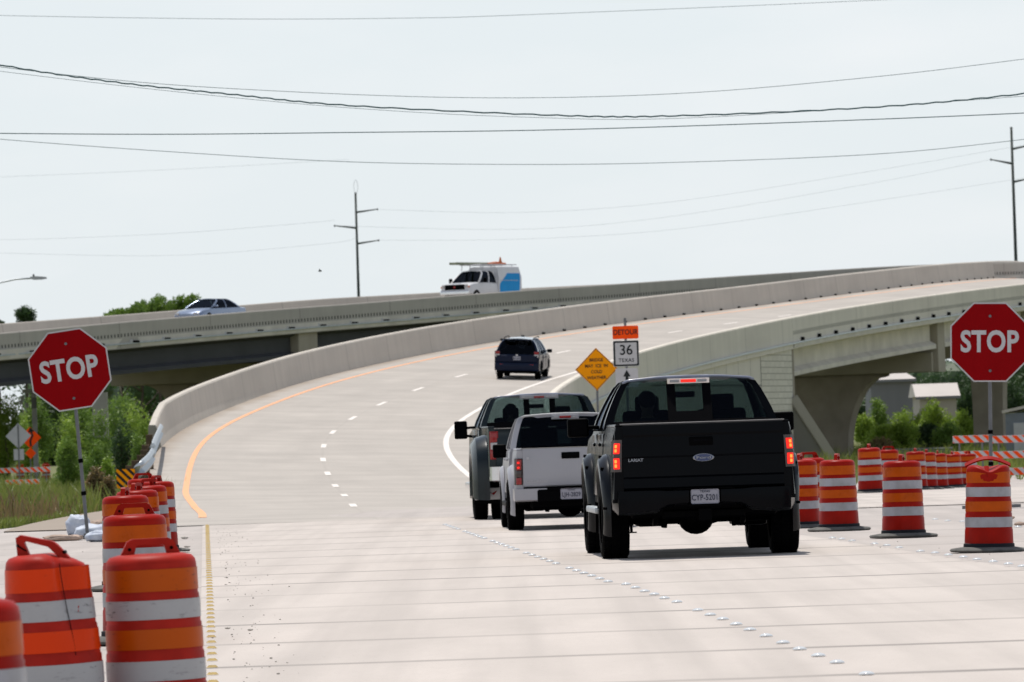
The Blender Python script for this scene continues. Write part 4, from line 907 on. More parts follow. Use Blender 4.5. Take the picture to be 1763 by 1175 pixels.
mb = MB(); mb.cyl((-1.19, 3.3, .40), (-1.19, 3.3, .90), .05, n=14); mb.bm.free()
c_ = Matrix.Translation(dpos) @ Matrix.Rotation(heading(2.9), 4, 'Z')
person('driver of the dark grey dual-wheel truck, a silhouette in its rear window', c_ @ Vector((-.43, 3.72, 1.03)), heading(2.9))

# ---------------------------------------------------------------- 4. dark blue hatchback-style SUV on the ramp
def suv():
    s0 = min((abs(PX(R(k*.25, 1.9))[1]-654), k*.25) for k in range(200, 700))[1]; base = R(s0, 0); e = (R(s0, 1)-R(s0, 0)); 
    # slide sideways until it sits at the right column
    off = min((abs(PX(R(s0, o*.05))[0]-890), o*.05) for o in range(-60, 130))[1]; p = R(s0, off); th = _th(s0); print('suv', s0, off, PX(p))
    gr = (R(s0+3, off).z-p.z)/3; bank = -(R(s0, off+1).z-p.z)
    root = thing('parked_car' if False else 'suv', 'dark blue five-door SUV with a big rear window driving away up the ramp', 'SUV', (p.x, p.y, p.z+.015), -th+radians(1.5), tilt=(math.atan(gr), math.atan(bank))); root.scale = (.95, .95, .95)
    bp = M['suv_paint']; hw = .90
    for s in (-1, 1):
        mb = MB(); slab_side(mb, side_poly(.10, 4.35, .36, 1.0, [(.95, .34, .40), (3.55, .34, .40)], top=[(.05, 1.0), (3.3, .98), (4.1, .84), (4.35, .62)]), hw, .10, s); mb.build('body_side', bp, root, auto=30)
        for a, b in ((1.45, 2.35), (2.38, 3.28)):
            mb = MB(); mb.b2(s*(hw-.01), s*(hw+.012), a, b, .42, .97, .012, 2); d_ = mb.build('door', bp, root, auto=40); mb = MB(); mb.b2(s*(hw+.012), s*(hw+.05), a+.06, a+.24, .83, .87, .01); mb.build('door_handle', bp, d_)
        for y in (.95, 3.55): wheel(root, s*.66, s*.885, y, .34)
        mirror(root, s, .86, 1.10, 3.05, 1.08, .20, .15, bp)
        flare(root, s, .895, .95, .34, .39, .02, .05, m=M['trim'], bolts=False); flare(root, s, .895, 3.55, .34, .39, .02, .05, m=M['trim'], bolts=False)
        lampset(root, s, .68, .90, .06, .88, 1.14, [(.90, 1.02, M['lens_w']), (1.03, 1.13, M['lens'])], bp, .25)
        mb = MB(); mb.box((s*.60, -.03, .60), (.16, .02, .05), .008); mb.build('reflector', M['lens'], root)
        mb = MB(); mb.tube([(s*.58, .55, 1.60), (s*.60, .7, 1.66), (s*.61, 2.3, 1.68), (s*.60, 2.6, 1.62)], .018, 6); mb.build('roof_rail', M['trim'], root)
    mb = MB(); mb.loft([[(x, y, .36), (x, y-.04, .42), (x, y-.05, .60), (x, y-.01, .68), (x, y+.12, .68), (x, y+.12, .36)] for x, y in ((-.90, .25), (-.86, .06), (-.70, .01), (0, -.02), (.70, .01), (.86, .06), (.90, .25))]); mb.build('rear_bumper', bp, root, auto=35)
    mb = MB(); mb.loft([[(x, .06+.0, .68), (x, .02, .72), (x, .01, .95), (x, .08, 1.02), (x, .2, 1.02), (x, .2, .68)] for x in (-.82, -.7, 0, .7, .82)]); hatch = mb.build('tailgate', bp, root, auto=35)
    plate(root, 0, -.0, .86, 'BKT 4471', None); mb = MB(); mb.box((0, .015, .985), (.10, .02, .06), .02); mb.build('tailgate_emblem', M['chrome'], hatch)
    g = GH([(.87, 1.0), (.84, 1.15), (.78, 1.32), (.70, 1.48), (.62, 1.58), (.50, 1.62), (.2, 1.64), (0, 1.645)], (.04, .40), (3.35, 2.35)); mb = MB()
    for s in (-1, 1): g.panel(mb, .58, 1, 0, 1, s)
    mb.build('roof', M['silver_blue'], root, auto=40); cuts = [(0, .10), (.27, .30), (.58, .61), (.93, 1)]
    for s in (-1, 1):
        for a, b in cuts: mb = MB(); g.panel(mb, 0, .58, a, b, s, nv=2); mb.build('pillar', M['silver_blue'], root, auto=40)
    for s in (-1, 1):
        for a, b in zip(cuts[:-1], cuts[1:]): mb = MB(); g.panel(mb, 0, .58, a[1], b[0], s, .015, th=.006); mb.build('side_window', M['glass_d'], root, auto=40)
    mb = MB(); g.endpane(mb, 'r', .02, .60, -.90, .90, .005); mb.build('rear_window', M['glass_d'], root); mb = MB(); g.endpane(mb, 'r', 0, .97, .9, 1, 0, th=.05); g.endpane(mb, 'r', 0, .97, -1, -.9, 0, th=.05); g.endpane(mb, 'r', .60, .97, -.9, .9, 0, th=.05); mb.build('window_frame', bp, root)
    mb = MB(); mb.box((0, .30, 1.61), (1.05, .26, .03), .012); mb.build('spoiler', bp, root)
    mb = MB(); g.endpane(mb, 'f', 0, .7, -.93, .93, .01); mb.build('windshield', M['glass_c'], root)
    mb = MB(); mb.loft([[(-.8, y, z), (0, y, z+.05), (.8, y, z), (.8, y, .4), (-.8, y, .4)] for y, z in ((3.3, 1.0), (4.0, .88), (4.33, .62))]); mb.build('hood', bp, root, auto=35)
    mb = MB(); mb.b2(-.8, .8, .3, 4.2, .24, .44, .02); mb.build('floor', M['trim'], root)
    for x in (-.38, .38): seat(root, x, 1.9, .62); 
    mb = MB(); mb.box((0, 1.0, .95), (1.3, .14, .5), .05, None, 2); mb.build('rear_seat', M['int'], root)
suv()
# ---------------------------------------------------------------- 5. vehicles on the overpass
def on_bridge(px, off, py, ztop):
    """station so that a point off the kerb line appears at column px; returns world pos and heading of traffic coming towards us"""
    s = min((abs(PX(B(k*.25, off, 1.0))[0]-px), k*.25) for k in range(0, int(acc[-1]*4)))[1]
    return B(s, off, .02), _bth(s), s
def car_shell(root, bp, hw, secs, gh, cuts, tr_, wheels, r, glassm=M['glass_d'], roofm=None):
    """closed low body lofted nose to tail plus a glazed top"""
    mb = MB(); rings = []
    for y, zb, zs, zt, w in secs:
        rings.append([(-w, y, zb+.06), (-w-.02, y, zs), (-w+.03, y, zt-.05), (-w+.12, y, zt), (0, y, zt+.03), (w-.12, y, zt), (w-.03, y, zt-.05), (w+.02, y, zs), (w, y, zb+.06), (w-.1, y, zb), (-w+.1, y, zb)])
    mb.loft(rings); mb.build('body', bp, root, auto=35)
    g = gh; mb = MB()
    for s in (-1, 1): g.panel(mb, tr_, 1, 0, 1, s)
    mb.build('roof', roofm or bp, root, auto=40)
    for s in (-1, 1):
        for a, b in cuts: mb = MB(); g.panel(mb, 0, tr_, a, b, s, nv=2); mb.build('pillar', bp, root, auto=40)
    for s in (-1, 1):
        for a, b in zip(cuts[:-1], cuts[1:]): mb = MB(); g.panel(mb, 0, tr_, a[1], b[0], s, .015, th=.006); mb.build('side_window', glassm, root, auto=40)
    mb = MB(); g.endpane(mb, 'r', .02, .72, -.92, .92, .008); mb.build('rear_window', glassm, root); mb = MB(); g.endpane(mb, 'f', .02, .74, -.94, .94, .008); mb.build('windshield', M['glass'], root)
    mb = MB(); g.endpane(mb, 'r', .72, .98, -1, 1, 0, th=.05); g.endpane(mb, 'f', .74, .98, -1, 1, 0, th=.05); mb.build('roof_headers', bp, root)
    for y in wheels:
        for s in (-1, 1): wheel(root, s*(hw-.21), s*(hw+.015), y, r)
p, th, s = on_bridge(362, -3.6, 0, 0); print('sedan', PX(p))
sed = thing('sedan', 'silver-blue four-door sedan heading left over the overpass, bonnet flashing in the sun', 'car', p, -th+pi, tilt=(0, 0))
hw = .89
# local frame: y forwards, nose at +2.3
car_shell(sed, M['silver_blue'], hw, [(-2.35, .45, .62, .80, .78), (-2.28, .30, .62, .95, .84), (-1.5, .20, .60, .99, .89), (0, .18, .60, .95, .90), (1.1, .20, .60, .93, .89), (1.9, .25, .58, .82, .85), (2.3, .32, .52, .66, .78), (2.38, .42, .52, .60, .72)],
    GH([(.84, .95), (.80, 1.10), (.72, 1.25), (.63, 1.36), (.50, 1.42), (.2, 1.445), (0, 1.45)], (-1.75, -.95), (1.15, .25)), [(0, .06), (.47, .50), (.93, 1)], .62, (-1.4, 1.4), .33)
for s_ in (-1, 1):
    mb = MB(); mb.box((s_*.62, 2.30, .62), (.34, .14, .13), .04, Matrix.Rotation(-s_*.3, 4, 'Z'), 2); mb.build('headlight', M['lens_w'], sed); mb = MB(); mb.box((s_*.66, -2.30, .82), (.28, .10, .13), .03); mb.build('tail_lamp', M['lens'], sed)
    mirror(sed, s_, .84, 1.03, .78, 1.02, .17, .12, M['silver_blue'])
    mb = MB(); mb.box((s_*.72, .6, .9), (.02, .02, .02)); mb.bm.free()
for x in (-.36, .36): seat(sed, x, -.15, .50)
# utility truck with ladder rack
p, th, s = on_bridge(829, -3.9, 0, 0); print('ute', PX(p))
ut = thing('utility_truck', 'white service truck with a sky blue stripe on its box body and a roof rack', 'utility truck', p, -th+pi+radians(1.5))
car_shell(ut, M['fleet_white'], .98, [(-.2, .5, .8, 1.18, .95), (.6, .45, .8, 1.2, .97), (1.7, .45, .8, 1.2, .97), (2.5, .45, .8, 1.15, .96), (2.95, .5, .8, 1.05, .93), (3.05, .55, .75, .95, .90)],
    GH([(.92, 1.18), (.88, 1.38), (.80, 1.60), (.72, 1.76), (.58, 1.85), (.25, 1.89), (0, 1.90)], (-.2, -.12), (1.95, 1.15)), [(0, .06), (.42, .47), (.92, 1)], .60, (2.25,), .38)
for s_ in (-1, 1):
    wheel(ut, s_*.74, s_*.98, -1.4, .38); mb = MB(); mb.box((s_*.72, 3.02, .98), (.30, .10, .20), .03); mb.build('headlight', M['lens_w'], ut)
    mb = MB(); mb.box((s_*.90, 3.0, .93), (.10, .10, .10), .02); mb.build('turn_signal', M['rust'], ut); mirror(ut, s_, .90, 1.25, 1.55, 1.32, .20, .28, M['trim'])
mb = MB(); mb.b2(-.66, .66, 3.02, 3.09, .78, 1.08, .03); gl_ = mb.build('grille', M['trim'], ut); mb = MB(); mb.lathe([(.001, 0), (.07, 0), (.06, .02), (.001, .02)], 16); q = mb.build('grille_badge', M['lens'], gl_, loc=(0, 3.09, .93)); q.rotation_euler = (-pi/2, 0, 0)
mb = MB(); mb.b2(-.95, .95, 2.98, 3.15, .50, .72, .05, 2); mb.build('front_bumper', M['chrome'], ut)
mb = MB(); mb.loft([[(-1.02, y, .55), (-1.03, y, 1.5), (-.93, y, zt_-.05), (-.80, y, zt_), (.80, y, zt_), (.93, y, zt_-.05), (1.03, y, 1.5), (1.02, y, .55)] for y, zt_ in ((-2.8, 1.85), (-2.65, 2.12), (-.24, 2.12), (-.20, 2.08))]); bx_ = mb.build('box_body', M['fleet_white'], ut, auto=25)
for s_ in (-1, 1):
    mb = MB()
    def sw(y, z): x = 1.02+.01*min(1, (z-.55)/.95) if z <= 1.5 else 1.03-.10*(z-1.5)/.47; return Vector((s_*(x+.008), y, z))
    for z0, z1 in zip(frange(.58, 1.5, .2)+frange(1.55, 2.0, .09)[:-1], (frange(.58, 1.5, .2)+frange(1.55, 2.0, .09))[1:]):
        ya = lambda z: -.30-max(0, z-1.1)*1.5; yb_ = lambda z: -2.55-(z-.58)*.08
        mb.poly([sw(ya(z0), z0), sw(yb_(z0), z0), sw(yb_(z1), z1), sw(ya(z1), z1)])
    mb.build('livery_stripe', M['swoosh'], bx_, wn=False)
    mb = MB(); mb.b2(s_*1.03, s_*1.045, -2.4, -.3, 1.28, 1.31); mb.build('body_seam', M['signback'], bx_)
mb = MB()
for y in (-2.3, -1.1, .1, 1.0): 
    for s_ in (-1, 1): mb.cyl((s_*.72, y, 1.88 if y > -.2 else 2.0), (s_*.68, y, 2.22), .025, n=6)
    mb.cyl((-.75, y, 2.22), (.75, y, 2.22), .028, n=6)
for s_ in (-1, 1): mb.cyl((s_*.70, -2.8, 2.22), (s_*.70, 1.2, 2.22), .025, n=6)
mb.build('roof_rack', M['signback'], ut)
mb = MB()
for x in (.18, .58): mb.b2(x-.04, x+.04, -2.75, 2.55, 2.23, 2.37, .008)
for k in range(17): mb.cyl((.18, -2.6+k*.31, 2.295), (.58, -2.6+k*.31, 2.295), .018, n=6)
ld = mb.build('ladder', M['ladder'], None); ld.matrix_world = Matrix.Translation(p) @ Matrix.Rotation(-th+pi+radians(1.5), 4, 'Z'); tag(ld, 'long fibreglass ladder tied on the service truck rack', 'ladder')
mb = MB(); mb.lathe([(.17, 0), (.17, .03), (.12, .03), (.03, .42), (.001, .43)], 14, (-.35, -1.6, 2.25)); cn_ = mb.build('traffic_cone', M['rust'], None); cn_.matrix_world = ld.matrix_world.copy(); tag(cn_, 'faded orange cone carried on the service truck roof rack', 'traffic cone')
mb = MB(); mb.tube([(-.1, -2.6, 2.30), (-.12, -1.5, 2.33), (-.1, -.6, 2.30)], .07, 8, rv=[.05, .085, .05]); tp = mb.build('rolled_tarp', M['rust'], None); tp.matrix_world = ld.matrix_world.copy(); tag(tp, 'rolled orange tarpaulin lying on the service truck roof rack', 'tarpaulin')
# ---------------------------------------------------------------- channelising drums
def drum_mesh_parts(mo, mw, mp, h=.92, dent=None):
    root = thing('traffic_drum', 'x', 'traffic drum')
    prof = [(.257, .06), (.257, .10), (.252, .235), (.247, .245), (.246, .40), (.241, .41), (.240, .55), (.235, .56), (.234, .70), (.229, .71), (.227, .86), (.222, .885), (.205, .905), (.16, .917), (.001, .92)]
    mb = MB(); mb.lathe(prof, 40, (0, 0, 0), 'Z', True); b = mb.build('body', mp, root, auto=50)
    for z0, z1, m in ((.26, .365, mw), (.425, .53, mo), (.58, .68, mw), (.725, .84, mo)):
        def rad(z): 
            for (r0, a), (r1, c) in zip(prof[:-1], prof[1:]):
                if a <= z <= c: return r0+(r1-r0)*(z-a)/max(1e-6, c-a)
            return .22
        mb = MB(); n = 40; zs = frange(z0, z1, .02); 
        mb.loft([[((rad(z)+.0035)*cos(2*pi*k/n), (rad(z)+.0035)*sin(2*pi*k/n), z) for k in range(n)] for z in zs], True, False)
        mb.build('reflective_band', m, root, smooth=True)
    mb = MB()   # handle: flat arch with a slot
    o_ = [(-.155, .905), (-.115, .985), (-.09, .998), (.09, .998), (.115, .985), (.155, .905)]; i_ = [(-.085, .905), (-.07, .960), (-.06, .966), (.06, .966), (.07, .960), (.085, .905)]
    for k in range(5):
        mb.prism([Vector((o_[k][0], -.022, o_[k][1])), Vector((o_[k+1][0], -.022, o_[k+1][1])), Vector((i_[k+1][0], -.022, i_[k+1][1])), Vector((i_[k][0], -.022, i_[k][1]))], Vector((0, .044, 0)))
    bmesh.ops.remove_doubles(mb.bm, verts=mb.bm.verts[:], dist=1e-5)
    hd = mb.build('handle', mp, root)
    for x in (-.105, .105): mb = MB(); mb.cyl((x, -.026, .945), (x, .026, .945), .009, n=8); mb.build('bolt', M['trim'], hd)
    mb = MB(); mb.lathe([(.262, .0), (.270, .03), (.268, .085), (.250, .095), (.2, .095)], 36); mb.build('base', M['rubber'], root, auto=40)
    mb = MB(); mb.lathe([(.245, .0), (.40, .0), (.415, .02), (.40, .035), (.30, .05), (.245, .055)], 36, cap=False); mb.build('ballast_ring', M['rubber_dusty'], root, auto=40)
    return root
dA = drum_mesh_parts(M['drum_o'], M['drum_w'], M['drum'])
dB = drum_mesh_parts(M['drum_o2'], M['drum_w2'], M['drum2'])
DR = [  # pixel column of centre, scale, ground z via row of the base, label, spin, source, group
    (-71, 505, None, 'orange and white drum cut off by the left edge of the photo', 60, 0),
    (266, 345, None, 'scuffed drum with black scrapes on its white bands, nearest in the left row', 8, 1),
    (234, 240, None, 'drum with a square trapezoid handle, second in the left row', 2, 0),
    (219, 176, None, 'drum just behind the one with the trapezoid handle, third in the left row', 84, 0),
    (239, 160, None, 'fourth drum of the left row, its handle seen edge-on', 75, 0),
    (257, 146, None, 'fifth drum of the left row, showing only its right half', 50, 0),
    (270, 133, None, 'drum farthest right in the left row, all bands visible at its right edge', 70, 0),
    (249, 122, None, 'drum top behind the left row beside the striped marker', 15, 0),
    (1556, 141, 929, 'free-standing drum left of the squashed one on the right shoulder', 80, 0),
    (1445, 132, 917, 'second drum from the black pickup on the right shoulder', 80, 0),
    (1379, 126, 912, 'drum half hidden by the right rear wheel of the black pickup', 80, 0),
    (1396, 110, 905, 'drum peeping out between the two beside the black pickup', 20, 0),
    (1500, 80, 858, 'smaller drum farther back, standing before the arched column', 80, 0),
    (1531, 75, 852, 'drum top behind the free-standing drum, with its handle face-on', 10, 0),
    (1579, 71, 848, 'far drum just right of the free-standing drum', 80, 0),
    (1597, 69, 846, 'far drum second in the distant right row', 80, 0),
    (1616, 67, 843, 'far drum third in the distant right row', 85, 0),
    (1642, 65, 839, 'tallest of the distant right row, by the barricade', 80, 0),
    (1668, 64, 838, 'far drum mostly hidden by the squashed drum', 60, 0),
    (35, 34, 829, 'tiny far drum behind the left barricade, left of the pair', 20, 0),
    (80, 35, 829, 'tiny far drum behind the left barricade, right of the pair', 20, 0)]
GRL, GRR = 'orange drums along the left edge', 'orange drums along the right shoulder'
for i, (px, fd, by, lab, spin, src) in enumerate(DR):
    if by is None: px += .033*.7*fd
    if by is None:
        c = W(px, 900, fd); y = c.y; q = (740-0)/1.0
        g0 = G(px, 587.5+152.5+HC*fd-(px-881.5)*sin(ROLL)*1.0, 0); x, yy, z = g0.x, g0.y, .01
    else:
        c = W(px, by, fd); x, yy, z = c.x, c.y, zg(c.x, c.y)+.0
        g0 = G(px, by-fd*.02, zg(c.x, c.y)); 
        if abs(g0.y-yy) < yy*.25: x, yy = g0.x, g0.y; z = zg(x, yy)
    srcs = (dA, dB)
    if i == 0: o = dA
    elif i == 1: o = dB
    else: o = copy_tree(srcs[src])
    o.location = (x, yy, z+.004); o.rotation_euler = (radians(random.uniform(-1, 1)), radians(random.uniform(-1.2, 1.2)), radians(spin)); tag(o, lab, 'traffic drum', GRL if px < 700 else GRR)
    if i == 1: o.scale = (1, 1, .955)
    if by: print(i, PX((x, yy, z)), fd)
# two damaged drums with their own shapes
def deform(root, fn):
    for ch in [c for c in root.children]+[g for c in root.children for g in c.children]:
        ch.data = ch.data.copy()
        for v in ch.data.vertices: v.co = fn(v.co.copy())
dC = drum_mesh_parts(M['drum_o3'], M['drum_w2'], M['drum2'])
def fB(v):
    a = atan2(v.y, v.x); k = sm((v.z-.3)/.6); d_ = math.exp(-((a-(-.75))/.32)**2)
    v.x *= 1-.10*k; 
    if hypot(v.x, v.y) > .1 and abs(v.z) < .93: v.x -= .10*k*d_*cos(-.75); v.y -= .10*k*d_*sin(-.75)
    if v.z > .86: v.z -= .05*max(0, v.x)/.2+.01; 
    if v.z > .93: v.x -= .04; v.z += .02*(v.x < 0)
    return v
deform(dC, fB); c = W(91, 970, 348); g0 = G(99, 587.5+152.5+HC*348+(881.5-91)*sin(ROLL), 0)
dC.location = (g0.x, g0.y, .005); dC.rotation_euler = (radians(1), radians(-1.6), radians(-6)); tag(dC, 'dented bright orange drum with a dark crease, beside the scuffed one', 'traffic drum', GRL)
mb = MB(); mb.tube([(.155, -.185, z) for z in frange(.08, .86, .06)], .0022, 5)
for v in mb.bm.verts: k = sm((v.co.z-.3)/.6); v.co.x -= .07*k; v.co.y += .06*k
mb.build('crease', M['int'], dC)
dD = drum_mesh_parts(M['drum_o'], M['drum_w'], M['drum'])
def fR(v):
    if v.z > .80: 
        k = (v.z-.80)/.12; v.z -= .075*k*math.exp(-(v.x/.09)**2)*(1.0 if v.y < .1 else .4); v.y -= .03*k*math.exp(-(v.x/.1)**2)
    if v.z > .93-.05 and abs(v.x) < .17 and abs(v.y) < .03: v.z += .0
    return v
for ch in list(dD.children):
    if ch.name.startswith('handle'):
        mb = MB(); mb.loft([[(x, y0, .90+.075*cos(x/.24*pi/2)), (x, y0+.07, .93+.075*cos(x/.24*pi/2)), (x, y0+.075, .915+.075*cos(x/.24*pi/2)), (x, y0+.01, .885+.075*cos(x/.24*pi/2))] for x, y0 in ((q*.048-.24, .02) for q in range(11))]); me_ = bpy.data.meshes.new('handle'); mb.bm.to_mesh(me_); mb.bm.free(); me_.materials.append(M['drum']); ch.data = me_
        for g_ in list(ch.children): bpy.data.objects.remove(g_)
    else: ch.data = ch.data.copy(); [setattr(v, 'co', fR(v.co.copy())) for v in ch.data.vertices]
mb = MB(); mb.loft([[(-.05, -.10, .90), (-.02, -.15, .905), (.0, -.13, .90)], [(-.045, -.20, .84), (-.025, -.235, .84), (-.005, -.22, .84)], [(-.04, -.23, .80), (-.03, -.25, .79), (-.02, -.24, .80)]]); mb.build('torn_flap', M['drum'], dD)
g0 = G(1703, 951, .0); dD.location = (g0.x, g0.y, .004); print('squash', PX(g0)); dD.rotation_euler = (0, radians(1.2), 0); tag(dD, 'drum with a squashed top and collapsed handle, under the right stop sign', 'traffic drum', GRR)

# ---------------------------------------------------------------- signs
def octagon(r, y=0): return [Vector((r/cos(pi/8)*cos(pi/8+k*pi/4), y, r/cos(pi/8)*sin(pi/8+k*pi/4))) for k in range(8)]
def stop_sign(cx, cy, fd, rolltilt, yaw, label, postpx, base):
    P = W(cx, cy, fd); g = W(postpx[0], postpx[1], fd); zg_ = base
    root = thing('stop_sign', label, 'stop sign', (g.x, g.y, zg_)); rr = .610
    inv = Vector((g.x, g.y, zg_))
    rot = Matrix.Rotation(yaw, 4, 'Z') @ Matrix.Rotation(-rolltilt, 4, 'Y')
    mb = MB(); mb.prism(octagon(rr), Vector((0, .004, 0))); pl = mb.build('sign_border', M['sign_white'], root)
    pl.matrix_local = Matrix.Translation(P-inv) @ rot
    mb = MB(); mb.prism(octagon(rr-.022, -.002), Vector((0, -.002, 0))); fc = mb.build('sign_face', M['stop_red'], pl)
    text('stop_word', 'STOP', .455, M['sign_white'], pl, (-.01, -.008, -.005), bold=.013, sx=.80, sp=1.04)
    for z in (.40, -.44): mb = MB(); mb.cyl((0, -.012, z), (0, .0, z), .022, n=10); mb.build('bolt', M['post'], pl)
    mb = MB(); top = (Matrix.Translation(P-inv) @ rot) @ Vector((0, .03, .50)); bt_ = (Matrix.Translation(P-inv) @ rot) @ Vector((0, .03, -.60)); dirv = (top-bt_).normalized(); 
    foot = Vector((0, .03, 0)); mb.cyl(foot, bt_, .028, n=10); mb.cyl(bt_, top, .028, n=10)
    ps = mb.build('post', M['post'], root, auto=40)
    for k in (.35, .60): q = foot.lerp(bt_, k); mb = MB(); mb.cyl(q-dirv*.03, q+dirv*.03, .04, n=10); mb.build('clamp', M['trim'], ps)
    mb = MB(); mb.b2(-.45, .45, -.03, .03, 0, .05); mb.b2(-.03, .03, -.45, .45, 0.05, .09); mb.build('foot', M['post'], root)
    return root
stop_sign(120, 637, 113, radians(6.8), radians(-2), 'leaning red stop sign at the left, held down by sandbags', (151, 925), .0)
stop_sign(1704.5, 589.5, 112, radians(-1.9), radians(0), 'upright red stop sign at the right, above the squashed drum', (1707, 870), .0)
# sandbags round the left foot
for cx, cy, sc, m, lab, rz in ((165, 921, (.34, .22, .11), M['bag'], 'white woven sandbag with coloured print, lying at the foot of the left stop sign', .2), (135, 915, (.22, .18, .17), M['bag'], 'blue-grey sandbag propped upright by the left stop sign post', 1.2), (178, 927, (.26, .20, .09), M['bag'], 'plump white sandbag nearest the left drums', -.3), (108, 926, (.30, .16, .05), M['bag2'], 'flattened tan sandbag spilling beside the white ones', .1), (172, 909, (.22, .16, .10), M['bag2'], 'tan sandbag behind the white ones at the leaning post', .6)):
    g0 = G(cx, cy+6, 0); mb = MB(); bmesh.ops.create_icosphere(mb.bm, subdivisions=4, radius=1)
    for v in mb.bm.verts:
        p = v.co; e = .8; q = Vector([math.copysign(abs(a)**e, a) for a in p]); n_ = noise.noise(p*2.3+Vector((cx, 0, 0)))*.22+noise.noise(p*6)*.07
        v.co = Vector((q.x*sc[0], q.y*sc[1], max(-sc[2]*.9, q.z*sc[2]*(1+n_))))*(1+n_*.6)
    o = mb.build('sandbag', m, None, smooth=True); o.location = (g0.x, g0.y, sc[2]*.85); o.rotation_euler = (0, 0, rz); tag(o, lab, 'sandbag', 'sandbags at the left stop sign')
# detour assembly
def flat(name, pts, y, th_, m, parent): mb = MB(); mb.prism([Vector((a, y, b)) for a, b in pts], Vector((0, th_, 0))); return mb.build(name, m, parent)
def rect(w, h, r=.03, n=4):
    p = []
    for cx, cz, a0 in ((w/2-r, h/2-r, 0), (-w/2+r, h/2-r, pi/2), (-w/2+r, -h/2+r, pi), (w/2-r, -h/2+r, 3*pi/2)):
        p += [(cx+r*cos(a0+pi/2*k/n), cz+r*sin(a0+pi/2*k/n)) for k in range(n+1)]
    return p
P0 = W(1078, 609, 72); gz = zg(P0.x, P0.y); dtr = thing('route_sign', 'route 36 marker on a post with an orange DETOUR plate above and arrow plate below', 'road sign', (P0.x, P0.y, gz)); H0 = P0.z-gz
mb = MB(); mb.cyl((0, .042, 0), (0, .042, H0+.85), .03, n=8); mb.build('post', M['post'], dtr)
a = flat('sign_plate', rect(.62, .62), 0, .006, M['sign_white'], dtr); a.location = (0, 0, H0); 
mb = MB(); o_ = rect(.60, .60, .03); i_ = rect(.52, .52, .02); n = len(o_)
for k in range(n): mb.prism([Vector((o_[k][0], -.001, o_[k][1])), Vector((o_[(k+1) % n][0], -.001, o_[(k+1) % n][1])), Vector((i_[(k+1) % n][0], -.001, i_[(k+1) % n][1])), Vector((i_[k][0], -.001, i_[k][1]))], Vector((0, -.002, 0)))
bmesh.ops.remove_doubles(mb.bm, verts=mb.bm.verts[:], dist=1e-5); mb.build('sign_border', M['sign_black'], a)
text('route_number', '36', .34, M['sign_black'], a, (0, -.004, .075), bold=.004, sx=.95); text('state_word', 'TEXAS', .125, M['sign_black'], a, (0, -.004, -.165), bold=.001, sx=.95, sp=1.1)
b = flat('detour_plate', rect(.62, .31), 0, .006, M['sign_fl'], dtr); b.location = (.0, 0, H0+.505); text('detour_word', 'DETOUR', .175, M['sign_black'], b, (0, -.003, 0), bold=.003, sx=.82, sp=1.05)
b = flat('arrow_plate', rect(.54, .46), 0, .006, M['sign_white'], dtr); b.location = (.0, 0, H0-.58); mb = MB(); mb.prism([Vector(p) for p in ((-.09, -.002, .03), (.0, -.002, .19), (.09, -.002, .03), (.035, -.002, .03), (.035, -.002, -.19), (-.035, -.002, -.19), (-.035, -.002, .03))], Vector((0, -.002, 0))); mb.build('arrow', M['sign_black'], b)
# yellow warning diamond
P1 = W(1027, 636, 58); gz = zg(P1.x, P1.y); dm = thing('warning_sign', 'yellow diamond sign warning that the bridge may ice in cold weather', 'road sign', (P1.x, P1.y, gz)); H1 = P1.z-gz; rd = .635
mb = MB(); mb.cyl((0, .05, 0), (0, .05, H1+.5), .035, n=8); mb.build('post', M['post'], dm)
a = flat('sign_plate', [(rd, 0), (0, rd), (-rd, 0), (0, -rd)], 0, .006, M['sign_yellow'], dm); a.location = (0, 0, H1)
mb = MB(); r1, r2 = rd-.02, rd-.04; q = [(1, 0), (0, 1), (-1, 0), (0, -1)]
for k in range(4): a1, b1 = q[k], q[(k+1) % 4]; mb.prism([Vector((a1[0]*r1, -.001, a1[1]*r1)), Vector((b1[0]*r1, -.001, b1[1]*r1)), Vector((b1[0]*r2, -.001, b1[1]*r2)), Vector((a1[0]*r2, -.001, a1[1]*r2))], Vector((0, -.002, 0)))
bmesh.ops.remove_doubles(mb.bm, verts=mb.bm.verts[:], dist=1e-5); mb.build('sign_border', M['sign_black'], a)
for wd_, zz in (('BRIDGE', .27), ('MAY  ICE  IN', .095), ('COLD', -.08), ('WEATHER', -.255)): text('warning_word', wd_, .135, M['sign_black'], a, (0, -.004, zz), bold=.002, sx=.9)
